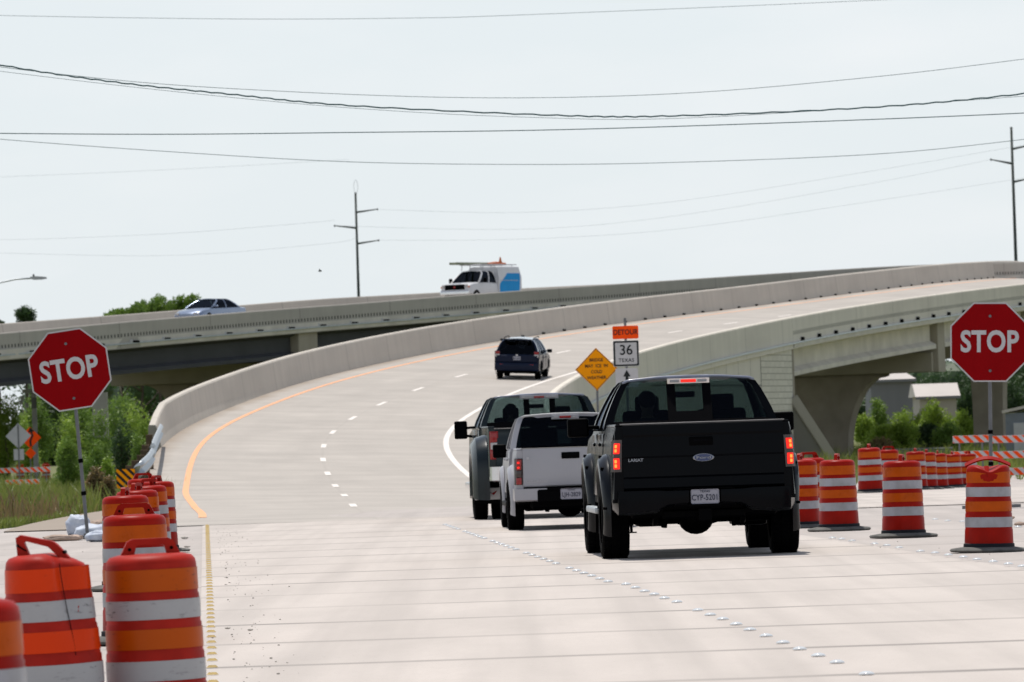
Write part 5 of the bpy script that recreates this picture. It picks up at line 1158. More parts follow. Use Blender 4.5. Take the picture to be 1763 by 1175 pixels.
# striped marker by the guardrail end
P2 = W(216.5, 824.5, 72); ob = thing('object_marker', 'small yellow and black striped panel on a short grey post at the guardrail end', 'hazard marker', (P2.x, P2.y, zg(P2.x, P2.y))); z2 = (P2.z-zg(P2.x, P2.y))/1.5; ob.scale = (1.5, 1.5, 1.5)
mb = MB(); mb.b2(-.05, .05, .01, .05, 0, z2); mb.build('post', M['signback'], ob); a = flat('sign_plate', [(-.15, -.155), (.15, -.155), (.15, .155), (-.15, .155)], 0, .006, M['sign_black'], ob); a.location = (0, 0, z2)
for k in range(-3, 4):
    c0 = k*.128; pts_ = []
    # stripes running down to the right, clipped to the panel
    def clip(poly, f):
        out = []
        for i in range(len(poly)):
            p_, q_ = poly[i], poly[(i+1) % len(poly)]; a_, b_ = f(p_), f(q_)
            if a_ >= 0: out.append(p_)
            if a_*b_ < 0: t = a_/(a_-b_); out.append((p_[0]+(q_[0]-p_[0])*t, p_[1]+(q_[1]-p_[1])*t))
        return out
    sq = [(-.148, -.153), (.148, -.153), (.148, .153), (-.148, .153)]
    pp = clip(clip(sq, lambda p: (p[0]+p[1])-(c0-.033)), lambda p: (c0+.033)-(p[0]+p[1]))
    if len(pp) >= 3: flat('stripe', pp, -.001, -.002, M['sign_yellow'], a)
# ---------------------------------------------------------------- guardrail joining the left parapet
gpts = []
for px, py, fd in ((234, 815, 70), (245, 805, 70), (256, 794, 69), (262, 783, 68), (264, 770, 67)): gpts.append(W(px, py, fd))
pe = R(SL0+.4, OL); gpts.append(Vector((pe.x-.02, pe.y, pe.z+.50)))
gr_ = thing('guardrail', 'galvanised guardrail curving from the striped marker up to the ramp parapet', 'guardrail', (gpts[0].x, gpts[0].y, 0)); gl0 = Vector((gpts[0].x, gpts[0].y, 0))
def cr_path(p, n=6):
    out = []
    for i in range(len(p)-1):
        for k in range(n):
            t = k/n; a_, b_, c_2, d_ = p[max(0, i-1)], p[i], p[i+1], p[min(len(p)-1, i+2)]
            out.append((b_*2+(c_2-a_)*t+(a_*2-b_*5+c_2*4-d_)*t*t+(b_*3-a_-c_2*3+d_)*t**3)*.5)
    return out+[p[-1]]
gp_ = cr_path(gpts); rings = []
for i, p in enumerate(gp_):
    t = (gp_[min(i+1, len(gp_)-1)]-gp_[max(0, i-1)]); t.z = 0; t.normalize(); n_ = Vector((t.y, -t.x, 0))   # towards the road (right)
    pr = [(a_, b_*1.25) for a_, b_ in ((0, .155), (.05, .13), (.08, .08), (.02, .03), (0, 0), (.02, -.03), (.08, -.08), (.05, -.13), (0, -.155))]
    rings.append([p-gl0+n_*a_+Vector((0, 0, b_)) for a_, b_ in pr]+[p-gl0+n_*(a_-.012)+Vector((0, 0, b_)) for a_, b_ in reversed(pr)])
mb = MB(); mb.loft(rings); mb.build('rail', M['steel'], gr_, auto=50)
for i in (1, 6, 11, 16, 21, 26):
    p = gp_[min(i, len(gp_)-1)]-gl0; mb = MB(); mb.b2(-.09, .09, .0, .2, -p.z-.9, .18, .01); o = mb.build('wooden_post', M['wood'], gr_); o.location = p+Vector((-.18, 0, 0))
# stack of rough blocks behind the parapet end
pb = R(SL0+.3, OL-.75)
bk = thing('block_stack', 'stack of brown timber blocks against the end of the left ramp parapet', 'timber stack', (pb.x, pb.y, zg(pb.x, pb.y)))
for k in range(6): mb = MB(); mb.box((random.uniform(-.03, .03), 0, .11+k*.18), (.42+random.uniform(-.05, .05), .5, .15), .02, Matrix.Rotation(random.uniform(-.1, .1), 4, 'Z')); mb.build('block', M['wood'], bk)
# ---------------------------------------------------------------- barricades
def barricade(px0, px1, tops, fd, label, rh=.22, gzo=None):
    cpx = (px0+px1)/2; P_ = W(cpx, tops[0], fd); gz_ = zg(P_.x, P_.y) if gzo is None else gzo; w = (px1-px0)/fd
    root = thing('barricade', label, 'barricade', (P_.x, P_.y, gz_), group='striped road barricades')
    for tp_ in tops:
        z = W(cpx, tp_+rh*fd/2, fd).z-gz_; mb = MB(); mb.b2(-w/2, w/2, -.02, .01, z-rh/2, z+rh/2, .004); rl_ = mb.build('rail', M['sign_white'], root)
        x = -w/2-.2; sw_ = .15
        while x < w/2+.2:
            sq = [(-w/2+.005, z-rh/2+.004), (w/2-.005, z-rh/2+.004), (w/2-.005, z+rh/2-.004), (-w/2+.005, z+rh/2-.004)]
            f1 = lambda p: (p[0]+(p[1]-z)*1.0)-x; f2 = lambda p: (x+sw_)-(p[0]+(p[1]-z)*1.0); pp = clip(clip(sq, f1), f2)
            if len(pp) >= 3: flat('stripe', pp, -.021, -.002, M['sign_orange'], rl_)
            x += .30
    ztop = W(cpx, tops[0], fd).z-gz_
    for x in (-w/2+.2, w/2-.2): mb = MB(); mb.b2(x-.025, x+.025, .012, .06, 0, ztop); mb.build('upright', M['post'], root); mb = MB(); mb.b2(x-.03, x+.03, -.6, .6, 0, .05); mb.build('foot', M['post'], root)
    return root
barricade(1640, 1702, (750, 777, 806), 57, 'short three-rail orange and white barricade left of the right stop sign post')
barricade(1707.5, 1830, (749, 776, 805), 57, 'long three-rail orange and white barricade running off the right edge')
barricade(-40, 87, (806,), 38, 'far left barricade, upper rail in front of the small drums'); barricade(9, 68, (826,), 39, 'low striped rail in the grass below the far left barricade')
# ---------------------------------------------------------------- far left signs
def diamond_sign(name, px, py, hw_, hh, fd, mfront, label, yaw=0, arrow=False, small=None, back=False):
    P_ = W(px, py, fd); gz_ = zg(P_.x, P_.y); root = thing(name, label, 'road sign', (P_.x, P_.y, gz_), rz=yaw); H_ = P_.z-gz_
    mb = MB(); mb.cyl((0, (-.02 if back else .04), 0), (0, (-.02 if back else .04), H_+hh*.9), .03, n=8); mb.build('post', M['post'], root)
    a = flat('sign_plate', [(hw_, 0), (0, hh), (-hw_, 0), (0, -hh)], 0, .01, mfront, root); a.location = (0, 0, H_)
    if arrow:
        mb = MB(); pth = [(.02, -.42), (.0, -.15), (.12, .10), (.06, .28)]
        for (x0, z0), (x1, z1) in zip(pth[:-1], pth[1:]): mb.prism([Vector((x0-.05, -.003, z0)), Vector((x0+.05, -.003, z0)), Vector((x1+.05, -.003, z1)), Vector((x1-.05, -.003, z1))], Vector((0, -.004, 0)))
        mb.prism([Vector((-.10, -.003, .24)), Vector((.22, -.003, .30)), Vector((.0, -.003, .50))], Vector((0, -.004, 0))); mb.build('arrow', M['sign_black'], a)
    if small:
        if small[0] == 'rect': b_ = flat('lower_plate', rect(small[2], small[3], .02), 0, .01, mfront, root)
        else: b_ = flat('lower_plate', [(small[2], 0), (0, small[3]), (-small[2], 0), (0, -small[3])], 0, .01, mfront, root)
        b_.location = (0, 0, H_-small[1])
    return root
diamond_sign('road_sign', 31.5, 751, .58, .58, 38, M['signback'], 'grey back of a diamond sign with a small rectangular plate below', small=('rect', .84, .46, .50), back=True)
diamond_sign('road_sign', 52, 754, .56, .52, 36, M['sign_fl'], 'orange diamond sign with a black bent arrow and a small orange diamond below', yaw=radians(25), arrow=True, small=('dia', .74, .28, .28))
# ---------------------------------------------------------------- street light, poles and wires
Pl = W(54, 479.5, 40); a0 = W(-45, 497, 40); a1 = W(0, 487, 40); a2 = W(28, 481, 40); gz = zg(a0.x, a0.y); sl_ = thing('street_lamp', 'street lamp head on a thin curved arm reaching in from the left edge', 'street lamp', (a0.x, a0.y, gz)); rl0 = Vector((a0.x, a0.y, gz))
mb = MB(); mb.tube([Vector((0, 0, 0)), (a0-rl0)*.5, a0-rl0-Vector((0, 0, .3))], .1, 10, rv=[.11, .085, .06]); mb.build('pole', M['steel'], sl_, smooth=True)
mb = MB(); mb.tube([a0-rl0-Vector((0, 0, .3)), a0-rl0+Vector((.1, 0, 0)), a1-rl0, a2-rl0, Pl-rl0], .035, 8); mb.build('arm', M['steel'], sl_, smooth=True)
mb = MB(); mb.loft([[(x, -.12*w_, z0), (x, .12*w_, z0), (x, .12*w_, z1), (x, -.12*w_, z1)] for x, w_, z0, z1 in ((-.05, .5, -.02, .06), (.10, 1, -.07, .09), (.45, 1.1, -.07, .06), (.66, .7, -.04, .03))]); h_ = mb.build('lamp_head', M['signback'], sl_); h_.location = Pl-rl0
mb = MB(); mb.cyl((.10, 0, .08), (.10, 0, .17), .04, n=8); o = mb.build('photocell', M['trim'], h_)
def util_pole(pxt, pyt, pxb, pyb, fd, arms, label, loop=False):
    T = W(pxt, pyt, fd); Bm = W(pxb, pyb, fd); gz_ = zg(0, T.y); root = thing('utility_pole', label, 'utility pole', (Bm.x, Bm.y, gz_)); r0 = Vector((Bm.x, Bm.y, gz_)); dirv = (T-Bm); k = (gz_-Bm.z)/dirv.z; foot = Bm+dirv*k
    mb = MB(); mb.cyl(foot-r0, T-r0, .22, .12, 12); pl_ = mb.build('pole', M['pole'], root, smooth=True)
    for (x0, y0, x1, y1) in arms:
        A_ = W(x0, y0, fd); B_ = W(x1, y1, fd); mb = MB(); mb.cyl(A_-r0, B_-r0, .12, .05, 8); ar = mb.build('insulator_arm', M['pole'], root)
        mb = MB(); mb.cyl(B_-r0+Vector((0, 0, -.14)), B_-r0+Vector((0, 0, .10)), .07, n=8); mb.build('insulator', M['pole'], ar)
    if loop:
        mb = MB(); c_0 = W(612.5, 321, fd)-r0; mb.tube([c_0+Vector((.22*cos(a), 0, .72*sin(a)-.05)) for a in (2*pi*k/20 for k in range(21))], .022, 6, False); mb.build('top_loop', M['steel'], root)
    return root
util_pole(612, 332, 617.5, 510, 15.5, [(613, 366, 650, 360.5), (613.5, 393, 576, 389), (614.5, 420, 652, 414)], 'tall dark pole with three staggered arms and a thin loop on top', True)
util_pole(1741, 219, 1749, 446, 17.5, [(1743, 257, 1775, 250), (1742.5, 282, 1706, 275), (1743.5, 314, 1775, 307)], 'tall dark pole with staggered arms near the right edge')
def wire(pts_, fd, r, label, wav=0.0):
    P_ = [W(x, y, fd) for x, y in pts_]; pp = cr_path(P_, 8)
    if wav: pp = [p+Vector((0, 0, wav*sin(i*1.9))) for i, p in enumerate(cr_path(P_, 22))]
    mb = MB(); mb.tube(pp, r, 5); o = mb.build('wire', M['wire'], None, smooth=True); return tag(o, label, 'power line', 'overhead wires')
wire([(-300, 18), (0, 27), (400, 33), (700, 31.5), (900, 26), (1500, 1), (1900, -20)], 60, .0065, 'pale thin wire highest in the sky')
wire([(-300, 52), (0, 112), (200, 142), (400, 163), (600, 182), (960, 199), (1163, 199.8), (1503, 185), (1763, 161.6), (2100, 120)], 109, .0125, 'thick dark twisted cable sagging across the whole sky', .007)
wire([(-300, 84), (0, 123), (300, 158), (600, 186), (900, 202), (1200, 203), (1763, 166), (2000, 145)], 100, .004, 'thin wire running just under the thick twisted cable')
wire([(-200, 90), (130, 131), (400, 153), (800, 168.5), (1163, 161.6), (1503, 133), (1763, 102), (2000, 70)], 95, .0052, 'pale thin wire rising above the thick twisted cable')
wire([(-300, 226), (0, 230), (300, 231.5), (600, 228.5), (900, 225), (1163, 218), (1503, 206), (1763, 195), (2000, 183)], 100, .0085, 'nearly level dark wire below the twisted cable')
wire([(-300, 212), (0, 240), (300, 262), (600, 279), (900, 283.5), (1163, 280), (1503, 266), (1740, 243), (2000, 210)], 80, .0065, 'lowest of the clear near wires, sagging in the middle')
for k, (pp, lab) in enumerate((([(-200, 312), (0, 305), (300, 292), (600, 275)], 'very faint wire at the far left below the others'), ([(650, 361), (900, 366), (1163, 347), (1500, 295), (1775, 248)], 'faint wire from the upper arm of the left pole to the right pole'), ([(576, 389), (900, 395), (1163, 372), (1500, 316), (1706, 275)], 'faint wire from the left arm of the left pole to the right pole'), ([(652, 414), (900, 412), (1163, 395), (1500, 347), (1775, 305)], 'faint wire from the lowest arm of the left pole to the right pole'), ([(-100, 404), (0, 413), (300, 402), (576, 380)], 'faint wire running left from the left pole'), ([(-100, 432), (0, 436), (300, 440), (560, 420), (614, 410)], 'lower faint wire running left from the left pole'))):
    wire(pp, 18, .007, lab)
# bird
Pb = W(551, 467, 40); mb = MB(); mb.loft([[Vector((x, r_*cos(2*pi*k/8)*.8, r_*sin(2*pi*k/8))) for k in range(8)] for x, r_ in ((-.10, .01), (-.05, .035), (.02, .04), (.07, .03), (.10, .012))]); 
for s in (-1, 1): mb.prism([Vector((.03, s*.02, .02)), Vector((-.04, s*.02, .02)), Vector((-.05, s*.12, .09)), Vector((.0, s*.13, .10))], Vector((0, 0, .008)))
bd = mb.build('bird', M['pole'], None, loc=Pb); bd.scale = (.85, .85, .85); tag(bd, 'tiny dark bird flying above the overpass, left of the dark pole', 'bird')
# pale object on the far side of the overpass at left
q = B(bs_at(18)+10, -11.3, .1); cb = thing('equipment_cabinet', 'small white box with a red foot on the overpass near the left edge', 'cabinet', (q.x, q.y, q.z))
# ---------------------------------------------------------------- raised pavement markers
def marker_proto(name, m, r=.047, oval=1.0):
    mb = MB(); mb.lathe([(r, 0), (r*.95, .006), (r*.7, .014), (r*.35, .019), (.001, .020)], 20)
    o = mb.build(name, m, None, smooth=True); o.scale = (1, oval, 1); return o
WP = [(1491.8, 1161.7), (1441, 1141.8), (1409, 1130), (1376.7, 1118.8), (1348, 1107.7), (1319, 1096), (1291, 1085.4), (1267.5, 1075.9), (1244.4, 1067), (1223, 1059.6), (1201.6, 1051.7), (1165.4, 1037.4), (1144, 1031), (1126.5, 1024.3), (1109.8, 1019), (1094, 1012.8), (1078, 1007)]
pos = [G(x, y, .012) for x, y in WP]
y = pos[-1].y+1.35; k = 0
while y < 108:
    if k % 7 != 6: pos.append(Vector((kx(y), y, .012)))
    y += 1.35; k += 1
pr_ = marker_proto('pavement_marker', M['btn_w'])
def place(proto, pos, label, group):
    for i, p in enumerate(pos):
        o = proto if i == 0 else proto.copy()
        if i: COL.objects.link(o)
        o.location = p; o.rotation_euler = (0, 0, random.uniform(0, 3)) if proto.scale[1] == 1 else (0, 0, 0); tag(o, label, 'pavement marker', group)
place(pr_, pos, 'white button marker in the diagonal line between the lanes', 'white buttons between the lanes')
pos = []; y = Y1.y-1.35*2
while y < 117: pos.append(Vector((lx(y)-.02, y, .012))); y += 1.35
mb = MB(); mb.loft([[(x, -w_, 0), (x, w_, 0), (x, w_*.6, h_), (x, -w_*.6, h_)] for x, w_, h_ in ((-.036, .012, .003), (-.022, .026, .016), (.022, .026, .016), (.036, .012, .003))])
py_ = mb.build('pavement_marker', M['btn_y'], None); py_.scale = (1, .99, 1)
place(py_, pos, 'yellow marker in the dotted line along the left lane edge', 'yellow markers beside the left drums')
RP = [(1433, 927), (1449, 929), (1467, 932), (1505.7, 937), (1527, 940), (1548, 943.7), (1584.7, 950), (1610, 952.8), (1632.8, 956.4), (1658.6, 960), (1682, 964), (1710, 968), (1736, 972), (1760, 976)]
place(marker_proto('pavement_marker', M['btn_w']), [G(x, y, .03) for x, y in RP], 'white button marker in front of the right drums', 'white buttons along the right shoulder')
RP = [(1610, 895), (1631.5, 897.5), (1656.7, 898.7), (1752.7, 908)]
place(marker_proto('pavement_marker', M['btn_w']), [G(x, y, -.0) for x, y in RP], 'white button marker on the pale paving behind the right drums', 'white buttons behind the right drums')
# grit gathered along the lane edges
mb = MB(); rnd = random.Random(3)
for k in range(350):
    y = rnd.uniform(36, 112)**1.0; side = rnd.random()
    if side < .6: x = lx(y)+.12+abs(rnd.gauss(0, .22))
    elif side < .8: x = qx(y)+rnd.gauss(.5, .6)
    else: x = rnd.uniform(lx(y)-3.5, lx(y))
    s_ = abs(rnd.gauss(0, .0028))+.0015
    mb.box((x, y, .012+s_*.4), (s_*2, s_*2, s_*1.2), 0, Matrix.Rotation(rnd.uniform(0, 3), 4, 'Z'))
tag(mb.build('gravel', M['stone'], None), 'scattered dark grit along the lane edges', kind='stuff')
for px, py, sz in ((318, 928, .035), (300, 952, .025), (322, 943, .028), (392, 1083, .014), (431, 1086, .014), (1735, 895, .06), (1755, 905, .05)):
    g0 = G(px, py, .01); mb = MB(); bmesh.ops.create_icosphere(mb.bm, subdivisions=2, radius=1)
    for v in mb.bm.verts: v.co = Vector((v.co.x*sz*1.6, v.co.y*sz, (v.co.z*.5+.4)*sz))*(1+.3*noise.noise(v.co*2+g0))
    o = mb.build('debris', M['stone'] if px < 1000 else M['bag2'], None, smooth=True, loc=g0); tag(o, {318: 'dark scrap lying right of the last left drum', 300: 'small dark clod beside the left drums', 322: 'flat dark scrap below the larger one by the left drums', 392: 'tiny stone on the lane left of the other', 431: 'tiny stone on the lane, right of the other', 1735: 'pinkish lump of rubble right of the squashed drum', 1755: 'rubble lump at the right edge beside the squashed drum'}[px], 'debris', 'loose debris on the road')
mb = MB(); mb.b2(-.28, .28, -.2, .2, 0, .5, .04); mb.build('box', M['sign_white'], cb); mb = MB(); mb.b2(-.3, .3, -.22, .22, -.1, .0, .01); mb.build('foot', M['lens'], cb)
# ---------------------------------------------------------------- plants
def leafcloud(name, lobes, n, size, m, parent=None, seed=1, up=.3, gap=.0, aspect=2.2):
    """many small leaf faces spread through overlapping lobes (cx,cy,cz,rx,ry,rz)"""
    rn = random.Random(seed); vs = []; fs = []
    vol = [l[3]*l[4]*l[5] for l in lobes]; tot = sum(v**.67 for v in vol)
    for l, v in zip(lobes, vol):
        k = int(n*v**.67/tot); cx, cy, cz, rx, ry, rz = l; sd_ = rn.random()*50
        i = 0; tries = 0
        while i < k and tries < k*6:
            tries += 1
            a = rn.uniform(0, 2*pi); u = rn.uniform(-1, 1); q = sqrt(1-u*u); r = rn.random()**.42
            d_ = Vector((q*cos(a), q*sin(a), u)); 
            bump_ = 1+.45*noise.noise(d_*1.6+Vector((sd_, 0, 0)))+.28*noise.noise(d_*4.5+Vector((0, sd_, 0)))
            p = Vector((cx+d_.x*rx*r*bump_, cy+d_.y*ry*r*bump_, cz+d_.z*rz*r*bump_))
            if noise.noise(p*(1.3/max(.5, min(rx, rz)))*1.2+Vector((sd_, 3, 0))) < -.12-gap*0+(.10*gap): continue
            i += 1
            s_ = size*rn.uniform(.5, 1.35); t1 = Vector((rn.gauss(0, 1), rn.gauss(0, 1), rn.gauss(up, .8))).normalized(); t2 = t1.cross(Vector((rn.gauss(0, 1), rn.gauss(0, 1), rn.gauss(0, 1)))).normalized()
            b = len(vs); vs += [p, p+t1*s_*.5+t2*s_/aspect*.5, p+t1*s_, p+t1*s_*.5-t2*s_/aspect*.5]; fs.append((b, b+1, b+2, b+3))
    me = bpy.data.meshes.new(name); me.from_pydata([tuple(v) for v in vs], [], fs); me.materials.append(m); o = bpy.data.objects.new(name, me); return link(o, parent)
def trunk(parent, h, r, br, seed, name='trunk'):
    rn = random.Random(seed); mb = MB(); pth = [Vector((rn.uniform(-.1, .1)*i*.3, rn.uniform(-.1, .1)*i*.3, h*i/5)) for i in range(6)]
    mb.tube(pth, r, 8, rv=[r*(1.25-.8*i/5) for i in range(6)])
    for k in range(br):
        a = 2*pi*k/br+rn.random(); z = h*rn.uniform(.45, .9); L_ = h*rn.uniform(.18, .3); b = Vector((0, 0, z)); 
        mb.tube([b, b+Vector((cos(a)*L_*.5, sin(a)*L_*.5, L_*.35)), b+Vector((cos(a)*L_, sin(a)*L_, L_*.9))], r*.4, 6, rv=[r*.5, r*.33, r*.12])
    return mb.build(name, M['bark'], parent, smooth=True)
def plant(kind, label, cat, px, ptop, fd, wpx, m, seed, n=2600, leaf=None, group=None, pb=None, hfrac=.0, lob=11, flat_=1.0, zbase=None, up=.3, narrow=1.0):
    """tree or bush whose crown spans wpx columns about px and reaches up to row ptop"""
    T = W(px, ptop, fd); gz_ = zg(T.x, T.y) if zbase is None else zbase; H_ = T.z-gz_; w = wpx/fd; root = thing(kind, label, cat, (T.x, T.y, gz_), group=group); rn = random.Random(seed)
    zb_ = H_*hfrac if pb is None else W(px, pb, fd).z-gz_
    lobes = []; ch = H_-zb_
    for k in range(lob):
        a = rn.uniform(-1, 1); zz = rn.uniform(.10, .70) if k else .5; spread = 1-abs(zz-.35)*.55
        rx = w*.5*rn.uniform(.34, .55)*narrow; lobes.append((a*(w*.5-rx*.8)*spread, rn.uniform(-.4, .4)*w*.5, zb_+ch*zz, rx, rx*rn.uniform(.8, 1.1), ch*rn.uniform(.20, .30)))
    lobes.append((rn.uniform(-.1, .1)*w, 0, zb_+ch*.80, w*.22, w*.22, ch*.19))
    leafcloud('crown' if kind == 'tree' else 'foliage', lobes, int(n*1.7), leaf or max(.09, 4.6/fd), m, root, seed, up)
    trunk(root, H_*.62, min(.16, max(.03, H_*.016)), 5, seed, 'trunk' if kind == 'tree' else 'stem'); return root
LG, MG, DG = M['leaf_l'], M['leaf_m'], M['leaf_d']
GB = 'bushes in the meadow at the left'
V = [
 ('tree', 'bright green tree cut off by the left edge, beyond the overpass', 'tree', 8, 676, 33, 62, LG, 4200, None),
 ('bush', 'rounded bright green bush behind the grey diamond sign', 'bush', 44, 708, 29, 52, LG, 2600, GB),
 ('tree', 'tall tree behind the left stop sign, left of its post', 'tree', 62, 676, 26, 90, MG, 4200, None),
 ('tree', 'leafy tree filling the gap under the overpass left of the ramp', 'tree', 205, 674, 25, 120, MG, 4800, None),
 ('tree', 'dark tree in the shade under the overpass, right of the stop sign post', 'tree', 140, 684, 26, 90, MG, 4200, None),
 ('bush', 'tall light green bush against the brown overpass column', 'bush', 232, 688, 36, 66, LG, 3600, GB),
 ('bush', 'mid green bush just right of the left stop sign post', 'bush', 168, 700, 38, 60, MG, 3200, GB),
 ('bush', 'light green bush directly under the left stop sign', 'bush', 118, 712, 38, 60, LG, 3000, GB),
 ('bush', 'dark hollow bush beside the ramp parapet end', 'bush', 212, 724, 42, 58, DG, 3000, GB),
 ('bush', 'rounded bush low beside the timber blocks', 'bush', 236, 742, 48, 44, MG, 2600, GB),
 ('bush', 'leafy bush behind the grey diamond sign plates', 'bush', 14, 742, 30, 62, MG, 3000, GB),
 ('bush', 'long low bush between the orange diamond and the stop sign post', 'bush', 112, 750, 42, 60, MG, 3200, GB),
 ('bush', 'low mid green bush right of the stop sign post', 'bush', 165, 752, 46, 70, MG, 3000, GB),
 ('bush', 'yellow-green weedy bush right of the stop sign post', 'weed', 181, 786, 62, 34, LG, 1800, GB),
 ('bush', 'brown dry bush left of the striped marker', 'weed', 166, 802, 66, 46, M['dry'], 1800, GB),
 ('bush', 'dry tangle of weeds between the post and the striped marker', 'weed', 184, 818, 74, 30, M['dry'], 1500, GB),
]
for i, (k, lab, cat, px, pt, fd, w, m, n, g_) in enumerate(V): plant(k, lab, cat, px, pt, fd, w, m, 100+i, n, group=g_, hfrac=.05)
GC = 'bushes under the ramp at the right'
for i, (k, lab, cat, px, pt, fd, w, m, n, g_) in enumerate([
 ('bush', 'tall dark-centred bush right of the arched column', 'bush', 1505, 682, 29, 54, MG, 3200, GC),
 ('bush', 'bright green bush left of the white-roofed shed, in front of the grey building', 'bush', 1560, 702, 29, 70, LG, 3400, GC),
 ('bush', 'bright green bush in front of the white-roofed shed', 'bush', 1612, 686, 28, 66, LG, 3200, GC),
 ('bush', 'bright green bush beside the straight column', 'bush', 1656, 706, 29, 50, LG, 2800, GC),
 ('bush', 'large light green bush low at the foot of the arched column', 'bush', 1528, 728, 32, 90, LG, 3600, GC),
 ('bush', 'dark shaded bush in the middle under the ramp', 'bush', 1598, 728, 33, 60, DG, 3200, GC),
 ('bush', 'light green bush behind the left end of the barricade', 'bush', 1648, 735, 32, 60, LG, 2800, GC),
 ('bush', 'rounded bright bush left of centre behind the far drums', 'bush', 1552, 722, 34, 62, LG, 3400, GC),
 ('bush', 'mid green bush right behind the far end of the drum row', 'bush', 1630, 726, 34, 64, MG, 3400, GC),
 ('bush', 'light bush filling the gap beside the arched column', 'bush', 1490, 712, 30, 44, LG, 3000, GC),
 ('bush', 'light bush under the eave of the white-roofed shed', 'bush', 1588, 704, 27, 50, LG, 3000, GC),
 ('bush', 'low brown-green weeds at the foot of the arched column', 'weed', 1510, 752, 35, 60, M['dry'], 1500, GC),
 ('tree', 'dark tree behind the white-roofed shed', 'tree', 1615, 636, 20, 96, DG, 4200, 'dark trees beyond the ramp'),
 ('tree', 'dark tree right behind the straight column', 'tree', 1676, 628, 20, 90, DG, 4200, 'dark trees beyond the ramp'),
 ('tree', 'dark tree at the right edge below the stop sign', 'tree', 1745, 640, 22, 80, DG, 4200, 'dark trees beyond the ramp'),
 ('tree', 'dark narrow tree between the shed and the column', 'tree', 1664, 660, 23, 40, DG, 3200, 'dark trees beyond the ramp')]):
    plant(k, lab, cat, px, pt, fd, w, m, 300+i, n, group=g_, hfrac=.03)
# trees seen above the overpass
plant('tree', 'small round dark tree above the overpass near the left edge', 'tree', 41, 527, 21, 42, DG, 400, 1800, pb=562, group='trees above the overpass')
plant('tree', 'dark treetop at the very left edge above the overpass', 'tree', -6, 548, 21, 30, DG, 401, 1300, pb=572, group='trees above the overpass')
for i, (px, pt, w) in enumerate(((208, 533, 66), (240, 519, 66), (272, 508, 62), (304, 509, 58), (332, 506, 50))):
    plant('tree', ['low leftmost treetop of the clump behind the sedan', 'second treetop from the left in the clump behind the sedan', 'tall middle treetop of the clump behind the sedan', 'fourth treetop of the clump behind the sedan', 'treetop nearest the sedan, ragged to the right'][i], 'tree', px, pt, 21, w, MG, 410+i, 2600, pb=560, group='trees above the overpass', lob=8, up=1.2)
# ---------------------------------------------------------------- far woods, meadow grass
rn = random.Random(9); lob = []
for k in range(70):
    x = -140+k*4+rn.uniform(-1.5, 1.5); y = 640+rn.uniform(-40, 60); h = rn.uniform(8.5, 10.5) if x < 0 else rn.uniform(6.5, 9.5)
    if abs(x) < 20: h = 4
    lob.append((x, y, h*.30, 5.5, 6, h*.42)); lob.append((x+1.5, y-8, h*.64, 5.0, 5, h*.36))
fw_ = leafcloud('far_woods', lob, 90000, .60, DG, None, 77); bm_ = bmesh.new(); bm_.from_mesh(fw_.data)
for (cx_, cy_, cz_, a_, b_, c_q) in lob:
    r_0 = bmesh.ops.create_icosphere(bm_, subdivisions=2, radius=1)
    for v in r_0['verts']: nn = 1+.35*noise.noise(v.co*2+Vector((cx_, 0, 0))); v.co = Vector((cx_+v.co.x*a_*.72*nn, cy_+1.5+v.co.y*b_*.6, cz_+v.co.z*c_q*.78*nn))
bm_.to_mesh(fw_.data); bm_.free()
tag(fw_, 'dark belt of woods along the horizon', 'woods', kind='stuff')
def blades(name, area, n, h, m, seed, label, w=.012, wsc=1):
    rn = random.Random(seed); vs = []; fs = []
    i = 0
    while i < n:
        x, y = area(rn); nz = noise.noise(Vector((x*.5, y*.16, 0)))
        if rn.random() > .55+nz: i += 1; continue
        z = zg(x, y)-.03; hh = h*rn.uniform(.4, 1.2)*(1+.7*nz); a = rn.uniform(0, pi); dx, dy = cos(a)*w*wsc, sin(a)*w*wsc; lx_, ly_ = rn.gauss(0, hh*.3), rn.gauss(0, hh*.3)
        b = len(vs); vs += [(x-dx, y-dy, z), (x+dx, y+dy, z), (x+dx*.6+lx_*.4, y+ly_*.4, z+hh*.6), (x+lx_, y+ly_, z+hh), (x-dx*.6+lx_*.4, y+ly_*.4, z+hh*.6)]; fs.append((b, b+1, b+2, b+3, b+4)); i += 1
    me = bpy.data.meshes.new(name); me.from_pydata(vs, [], fs); me.materials.append(m); o = bpy.data.objects.new(name, me); link(o); tag(o, label, 'grass', kind='stuff')
def left_area(r):
    y = 108+(r.random()**1.6)*260
    if y < 150: xr = -9.6 if y > 112 else -10.6
    else: xr = -9.2
    return r.uniform(-.082*y-3, xr), y
def la(y0, y1, pw=1.0):
    def f(r):
        while True:
            y = y0+(y1-y0)*r.random()**pw; g = shl(y)-.15 if y < 160 else -8.6
            x = r.uniform(-.080*y-2, g)
            if x < g: return x, y
    return f
blades('lawn', la(110, 190), 42000, .16, M['grass'], 1, 'short green grass along the left verge', .018)
blades('meadow', la(150, 360, 1.2), 36000, .62, M['grass'], 2, 'tall meadow grass behind the verge', .03)
blades('dry_grass', la(128, 250), 7000, .55, M['dry'], 3, 'dry reddish stems between the stop sign post and the ramp', .018)
def ra(r):
    y = r.uniform(215, 420); return r.uniform(.020*y, .085*y), y
blades('rough_grass', ra, 22000, .6, M['grass'], 4, 'rough grass under the ramp at the right', .03)
